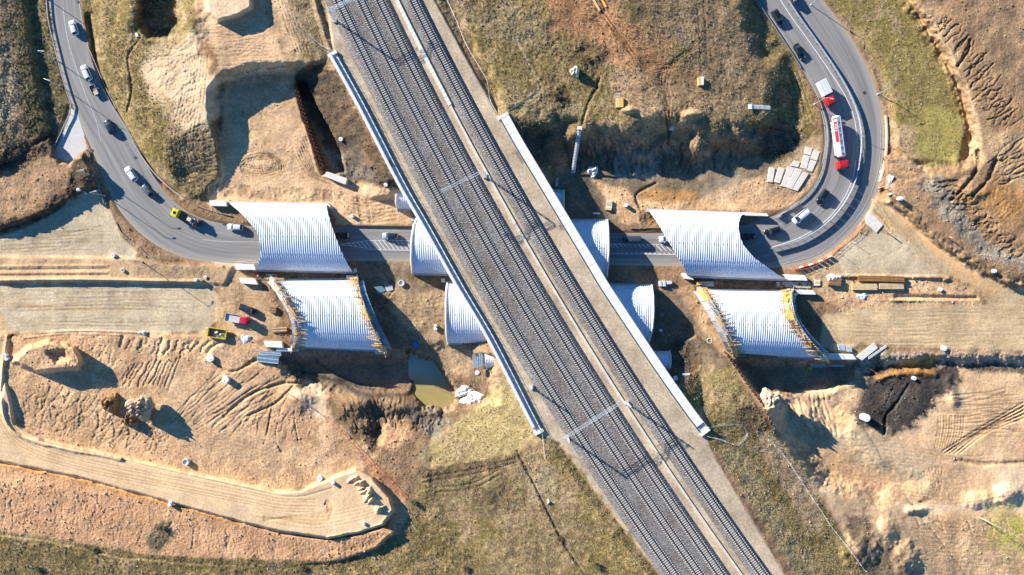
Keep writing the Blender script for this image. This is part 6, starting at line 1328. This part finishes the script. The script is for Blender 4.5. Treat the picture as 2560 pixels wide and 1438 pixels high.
# street lamps
def lamp(label, u, v, hx, hy, h=7.5):
    z = gz(u, v); t = thing('street_lamp', label, 'street lamp', P(u, v, z), group='street lamps'); MB().tube((0,0,-.2),(0,0,h),.11,8,.06).obj('pole', m_steel, t)
    MB().pipe([Vector((hx*1.4*f, hy*1.4*f, h-.1+.35*math.sin(f*1.57))) for f in (0,.3,.6,1)], .05, 6).obj('arm', m_steel, t); MB().box((hx*1.75,hy*1.75,h+.22),(.8,.32,.14),math.atan2(hy,hx)).obj('lamp_head', m_conc2, t); MB().lathe((0,0,-.1),[(.28,0),(.28,.25),(.14,.4)],12).obj('base', m_conc2, t)
for l,u,v,a,b in (('street lamp left of the white car with the trailer',150,215,.9,-.3),('street lamp left of the topmost white hatchback',136,148,.9,-.1),('street lamp at the top left corner of the north-west road',119,-2,1,0),('street lamp at the west bend beside the two rings',231,439,.9,.2),('street lamp at the end of the short guard rail',262,490,.9,.2),('street lamp on the grass verge at the top of the east road',2027,13,-.8,-.5),('street lamp on the grass verge right of the tanker',2194,236,-1,.1),('street lamp on the inner verge by the red box truck',2036,261,.9,-.2),('street lamp below the gravel fork',356,655,.3,.9),('street lamp on the east bend by the edge barrier',2198,470,-.8,-.5)): lamp(l,u,v,a,b)
for l,u,v in (('thin marker post on the gravel triangle, upper one',2132,607),('thin marker post on the gravel triangle, lower one',2095,632)): tag(MB().tube((0,0,-.1),(0,0,2.0),.05,6).tube((0,0,2.0),(0,0,2.1),.09,6).obj('marker_post', m_wfence, None, loc=G(u,v)), l, 'post', 'marker posts')
# scattered small debris, each its own piece
rd = random.Random(11)
deb = [('white litter scrap',m_white),('blue grey debris piece',m_blu),('pale board scrap',m_tim),('concrete chunk',m_conc)]
# workers -------------------------------------------------------------
def person_mesh(name, pose):
    me = bpy.data.meshes.new(name); J = {'pel':(0,0,.95),'spi':(.02,0,1.2),'che':(.03,0,1.40),'nec':(.04,0,1.53),'hed':(.06,0,1.66),'top':(.06,0,1.76)}
    v = list(J.values()); ed = [(0,1),(1,2),(2,3),(3,4),(4,5)]; rad = [.15,.14,.16,.06,.105,.07]
    for s in (-1,1):
        b = len(v); a1 = pose*s; v += [(.03,s*.19,1.42),(.05+.12*a1,s*.27,1.16),(.22+.12*a1,s*.22,.98),(.30+.1*a1,s*.20,.93)]; ed += [(2,b),(b,b+1),(b+1,b+2),(b+2,b+3)]; rad += [.075,.06,.048,.055]
        b = len(v); v += [(0,s*.10,.90),(.06*a1+.04,s*.11,.50),(-.05*a1,s*.12,.09),(.14-.05*a1,s*.13,.04)]; ed += [(0,b),(b,b+1),(b+1,b+2),(b+2,b+3)]; rad += [.11,.08,.055,.05]
    me.from_pydata(v, ed, []); o = bpy.data.objects.new(name, me); C.objects.link(o); md = o.modifiers.new('skin','SKIN'); 
    for sv, r_ in zip(me.skin_vertices[0].data, rad): sv.radius = (r_, r_)
    me.skin_vertices[0].data[0].use_root = True; o.modifiers.new('sub','SUBSURF').levels = 1
    dg = bpy.context.evaluated_depsgraph_get(); m2 = bpy.data.meshes.new_from_object(o.evaluated_get(dg)); bpy.data.objects.remove(o); return m2
m_skin = mat('trousers_and_skin', (.10,.10,.12), .8)
hv = mat('orange_hi_vis', (.90,.20,.03), .7)
pm_ = [person_mesh('person', .6), person_mesh('person', -.5)]
for m2 in pm_: m2.materials.append(hv); m2.polygons.foreach_set('use_smooth',[True]*len(m2.polygons))
hat = MB().lathe((0,0,0),[(.17,0),(.14,.02),(.135,.08),(.09,.14),(.02,.16)],12).mesh('helmet', m_white)
trs = mat('dark_work_trousers',(.05,.055,.07),.85); fcm = mat('face_skin',(.55,.34,.24),.6)
for m2 in pm_:
    m2.materials.append(trs); m2.materials.append(fcm)
    for p_ in m2.polygons: p_.material_index = 1 if p_.center.z < .88 else (2 if p_.center.z > 1.56 else 0)
def onarch(A, side, t, al): q = A.end(side, t, 1.02, al); return q
wk = [('worker in orange crouched over the upper left formwork of the south-west arch',onarch(A_SW,0,.16,-.4)),('worker in orange on the left formwork, middle of three',onarch(A_SW,0,.27,-.3)),('worker in orange on the left formwork, right of three',onarch(A_SW,0,.30,.9)),('worker in orange on the left formwork, left of three',onarch(A_SW,0,.34,-.5)),('worker in orange on the planks between the left arches',G(650,690,.3)),('worker in orange at the orange mesh by the gravel triangle',G(2219,583)),('worker in red on the dirt road verge at the right',G(2369,595))]
for k,(l,p) in enumerate(wk):
    t = tag(link('person', pm_[k%2], None, p, rd.uniform(0,6)), l, 'person', 'workers in orange'); link('helmet', hat, t, (.06,0,1.68))
# ---------------------------------------------------------------- tree and vegetation
def tree(u, v, h, label):
    rd = random.Random(9); z = gz(u, v); t = thing('bare_tree', label, 'tree', P(u, v, z-.1)); tr = MB(); pts = [Vector((.25*math.sin(k*.9)*k/6, .2*math.cos(k*1.3)*k/6, h*k/7)) for k in range(8)]
    for k in range(7): tr.tube(pts[k], pts[k+1], .26*(1-k/8), 8, .26*(1-(k+1)/8), False)
    tr.obj('trunk', mat('pale_bark',(.40,.36,.27),.85,var=.25,vscale=2), t); br = MB(); tw = []
    def grow(p, d_, L, r, lv):
        q = p; n_ = 3
        for i in range(n_):
            d2 = (d_+Vector((rd.uniform(-.25,.25),rd.uniform(-.25,.25),rd.uniform(-.1,.2)))).normalized(); e_ = q+d2*L/n_; br.tube(q, e_, r*(1-i/n_*.5), 5, r*(1-(i+1)/n_*.5), False); q = e_; d_ = d2
            if lv < 3:
                for _ in range(2 if lv else 1): a = rd.uniform(0,6.28); grow(q, (d_*.6+Vector((math.cos(a),math.sin(a),.35))*.8).normalized(), L*rd.uniform(.45,.65), r*.45, lv+1)
            else: tw.append((q, d_))
    for k in range(16):
        f = .25+.72*k/16; i = int(f*7); p = pts[i].lerp(pts[min(i+1,7)], f*7-i); a = k*2.4; grow(p, Vector((math.cos(a),math.sin(a),.45)).normalized(), h*.42*(1.15-f*.7), .075*(1.2-f), 1)
    br.obj('branches', mat('olive_twig',(.16,.14,.05),.85), t); cr = MB()
    for p, d_ in tw:
        for _ in range(6):
            c = p+Vector((rd.gauss(0,.4),rd.gauss(0,.3),rd.gauss(0,.25))); a = Vector((rd.gauss(0,1),rd.gauss(0,1),rd.gauss(0,1))).normalized()*.13; b = a.cross(Vector((rd.random(),rd.random(),1))).normalized()*.05; i = len(cr.v); cr.v += [tuple(c-a),tuple(c+b),tuple(c+a),tuple(c-b)]; cr.f.append((i,i+1,i+2,i+3))
    me = bpy.data.meshes.new('crown'); me.from_pydata(cr.v,[],cr.f); me.materials.append(mat('yellow_green_catkin',(.40,.36,.06),.7,var=.3)); link('crown', me, t)
tree(2449,1294,17,'tall bare tree with yellow green buds at the lower right')
def bush(u, v, r, h, label, m, seed):
    rd = random.Random(seed); t = thing('bush', label, 'bush', G(u,v,-.05), group='bushes'); st = MB(); lf = MB()
    for k in range(26):
        a = rd.uniform(0,6.28); e_ = Vector((math.cos(a)*rd.uniform(.2,1)*r, math.sin(a)*rd.uniform(.2,1)*r, rd.uniform(.5,1)*h)); st.tube((0,0,0), e_, .03, 4, .012, False)
        for _ in range(24):
            c = e_*rd.uniform(.5,1.05)+Vector((rd.gauss(0,.16),rd.gauss(0,.16),rd.gauss(0,.12))); q = Vector((rd.gauss(0,1),rd.gauss(0,1),rd.gauss(0,.6))).normalized()*.12; b = q.cross(Vector((rd.random(),rd.random(),1))).normalized()*.07; i = len(lf.v); lf.v += [tuple(c-q),tuple(c+b),tuple(c+q),tuple(c-b)]; lf.f.append((i,i+1,i+2,i+3))
    st.obj('stems', mat('twig_brown',(.12,.085,.055),.9), t); me = bpy.data.meshes.new('foliage'); me.from_pydata(lf.v,[],lf.f); me.materials.append(m); link('foliage', me, t)
m_lf = mat('olive_leaf',(.15,.14,.05),.8,var=.35); m_lfb = mat('brown_leaf',(.17,.11,.05),.8,var=.35)
for l,u,v,r,h,m,s in (('dark bush at the bottom left corner of the grass',92,1418,1.4,1.6,m_lf,1),('low bush below the orange slope',240,1375,1.0,1.0,m_lf,2),('bush on the green tongue in the orange slope',405,1318,1.3,1.3,m_lf,3),('dark bush below the railway at the bottom',1490,1412,1.5,1.8,m_lf,4),('brown bush beside the shaded slope of the hill',1390,240,1.2,1.2,m_lfb,5),('brown bush on the hill edge',1470,150,1.0,1.0,m_lfb,6),('straw coloured bush right of the lower fence',1400,1345,1.0,1.2,m_lfb,7),('bush beside the western wall foot',975,410,1.0,1.2,m_lf,8),('green bush at the foot of the western wall by the culvert',985,438,1.2,1.2,m_lf,9),('brown bush at the bottom centre grass',1165,1420,1.1,1.0,m_lfb,10),('bush right of the haul ramp end',1035,1255,1.0,1.2,m_lf,11),('bush left of the ruts at the bottom',760,1420,1.2,1.2,m_lfb,12)): bush(u,v,r,h,l,m,s)
# tufts of dry grass over the grassy ground
def tufts(name, n_, polys, hgt, cols, seed):
    rs = np.random.RandomState(seed); pts = []
    for poly, share in polys:
        p = np.array(poly, float); lo, hi = p.min(0), p.max(0); lo = np.maximum(lo, (-40,-40)); hi = np.minimum(hi, (2600,1480)); need = int(n_*share); got = []
        while len(got) < need:
            q = rs.rand(need*2, 2)*(hi-lo)+lo; ins = np.zeros(len(q), bool)
            for i in range(len(poly)):
                ax, ay = poly[i]; bx, by = poly[(i+1)%len(poly)]
                if ay != by: ins ^= ((ay > q[:,1]) != (by > q[:,1])) & (q[:,0] < (bx-ax)*(q[:,1]-ay)/(by-ay)+ax)
            got += list(map(tuple, q[ins]))
        pts += got[:need]
    pts = np.array(pts); ju = np.clip(np.searchsorted(us, pts[:,0])-1, 0, NX-1); jv = np.clip(np.searchsorted(vs, pts[:,1])-1, 0, NY-1); z = Z[jv, ju]; k = S*(HC-z)/HC; dens = FB[jv, ju]+.5*CL[jv, ju]
    kp = dens > -.25; base = np.stack([(pts[:,0]-1280)*k, (719-pts[:,1])*k, z-.03], 1)[kp]; m = len(base); nb = 6
    a = rs.rand(m, nb)*6.283; L = hgt*(.5+rs.rand(m, nb)); sp = .35+.75*rs.rand(m, nb); wd = .05+.05*rs.rand(m, nb)
    dx, dy = np.cos(a), np.sin(a); B0 = base[:, None, :]; o = np.stack([dx*.08, dy*.08, 0*dx], 2); side = np.stack([-dy*wd, dx*wd, 0*dx], 2); tip = np.stack([dx*L*sp, dy*L*sp, L*.75], 2)
    vv_ = np.concatenate([(B0+o-side)[:, :, None], (B0+o+side)[:, :, None], (B0+tip)[:, :, None]], 2).reshape(-1, 3).astype(f4); nf = m*nb
    me = bpy.data.meshes.new(name); me.vertices.add(len(vv_)); me.vertices.foreach_set('co', vv_.ravel()); me.loops.add(nf*3); me.loops.foreach_set('vertex_index', np.arange(nf*3, dtype=np.int32)); me.polygons.add(nf); me.polygons.foreach_set('loop_start', np.arange(0, nf*3, 3, dtype=np.int32)); me.update(calc_edges=True)
    cc = np.array(cols)[rs.randint(0, len(cols), m)]*(.7+.6*rs.rand(m, 1)); rgba = np.ones((len(vv_), 4), f4); rgba[:, :3] = np.repeat(cc, nb*3, 0); at = me.attributes.new('soil', 'FLOAT_COLOR', 'POINT'); at.data.foreach_set('color', rgba.ravel())
    gm2 = bpy.data.materials.new(name); gm2.use_nodes = True; n = gm2.node_tree; b_ = n.nodes['Principled BSDF']; b_.inputs['Roughness'].default_value = .9; b_.inputs['Specular IOR Level'].default_value = .1; a_ = n.nodes.new('ShaderNodeAttribute'); a_.attribute_name = 'soil'; n.links.new(a_.outputs['Color'], b_.inputs['Base Color']); me.materials.append(gm2)
    return tag(struct(link(name, me), 'stuff'), 'dry tufted grass covering the slopes and verges', 'grass')
tufts('dry_grass', 34000, [([(1115,-40),(1880,-40),(1960,120),(2030,270),(1990,390),(1880,390),(1700,410),(1500,420),(1380,420),(1290,330),(1250,270),(1175,110)], .30), ([(230,-40),(480,-40),(440,110),(350,170),(420,280),(450,340),(530,400),(500,480),(440,470),(340,340),(260,200)], .10), ([(0,-40),(115,-40),(150,200),(170,280),(90,370),(0,410)], .07), ([(1045,1170),(1300,1130),(1400,1115),(1500,1250),(1640,1438),(900,1470),(0,1470),(0,1340),(350,1392),(700,1405),(940,1378),(1035,1255)], .30), ([(1780,940),(1840,960),(1930,1075),(2090,1310),(2160,1438),(1995,1438),(1870,1240),(1795,1130)], .13), ([(1060,1165),(1130,1065),(1240,1000),(1340,1085),(1200,1148)], .04), ([(2060,0),(2262,0),(2400,240),(2400,400),(2260,395),(2225,270),(2140,80)], .06)], .24, [(.40,.31,.16),(.29,.23,.11),(.46,.37,.21),(.21,.17,.08),(.33,.24,.14)], 4)
# clods and crumbs broken out of the soil
rs = np.random.RandomState(5); q = np.stack([rs.uniform(-20,2580,90000), rs.uniform(-20,1458,90000)], 1)
ju = np.clip(np.searchsorted(us, q[:,0])-1, 0, NX-1); jv = np.clip(np.searchsorted(vs, q[:,1])-1, 0, NY-1)
pr = np.clip((R1[jv,ju]-.07)*9, 0, 1)*(1-VG[jv,ju]*.75)*(1-roadmask[jv,ju])*np.clip(.25+1.3*M25[jv,ju]+.8*N90[jv,ju], .02, 1)
kp = rs.rand(len(q)) < pr; q, ju, jv = q[kp][:22000], ju[kp][:22000], jv[kp][:22000]; z = Z[jv,ju]; k = S*(HC-z)/HC; m = len(q)
base = np.stack([(q[:,0]-1280)*k, (719-q[:,1])*k, z+.04], 1); sz = .10+.26*rs.rand(m)**3; O6 = np.array([(1,0,0),(0,1,0),(-1,0,0),(0,-1,0),(0,0,.8),(0,0,-.8)])
vv_ = (base[:,None,:]+O6[None]*(sz[:,None,None]*(.6+.8*rs.rand(m,6,1)))).reshape(-1,3).astype(f4); T8 = np.array([(0,1,4),(1,2,4),(2,3,4),(3,0,4),(1,0,5),(2,1,5),(3,2,5),(0,3,5)])
tri = (np.arange(m)[:,None,None]*6+T8[None]).reshape(-1,3).astype(np.int32)
me = bpy.data.meshes.new('soil_clods'); me.vertices.add(len(vv_)); me.vertices.foreach_set('co', vv_.ravel()); me.loops.add(tri.size); me.loops.foreach_set('vertex_index', tri.ravel()); me.polygons.add(len(tri)); me.polygons.foreach_set('loop_start', np.arange(0,tri.size,3,dtype=np.int32)); me.update(calc_edges=True)
rgba = np.ones((len(vv_),4), f4); rgba[:,:3] = np.repeat(COL[jv,ju]*(.75+.4*rs.rand(m,1)), 6, 0); at = me.attributes.new('soil','FLOAT_COLOR','POINT'); at.data.foreach_set('color', rgba.ravel()); me.materials.append(bpy.data.materials['dry_grass'])
tag(struct(link('soil_clods', me), 'stuff'), 'clods of loose earth lying over the bare ground', 'soil')
# loose stones
rs = np.random.RandomState(8); sm_ = MB()
for k in range(800):
    u, v = rs.uniform(0,2560), rs.uniform(0,1438); j = (min(np.searchsorted(vs,v),NY-1), min(np.searchsorted(us,u),NX-1))
    if roadmask[j] > .05 or CV[j] < .55: continue
    sm_.box(G(u,v,.05), (rs.uniform(.1,.32),rs.uniform(.1,.3),rs.uniform(.08,.22)), rot=Matrix.Rotation(rs.uniform(0,6),3,'Z') @ Matrix.Rotation(rs.uniform(0,1),3,'X'))
tag(struct(sm_.obj('loose_stones', mat('stone_pale',(.62,.58,.52),.9,col2=(.36,.32,.27),vscale=.3)), 'stuff'), 'loose pale stones and scraps scattered over the site', 'stones')
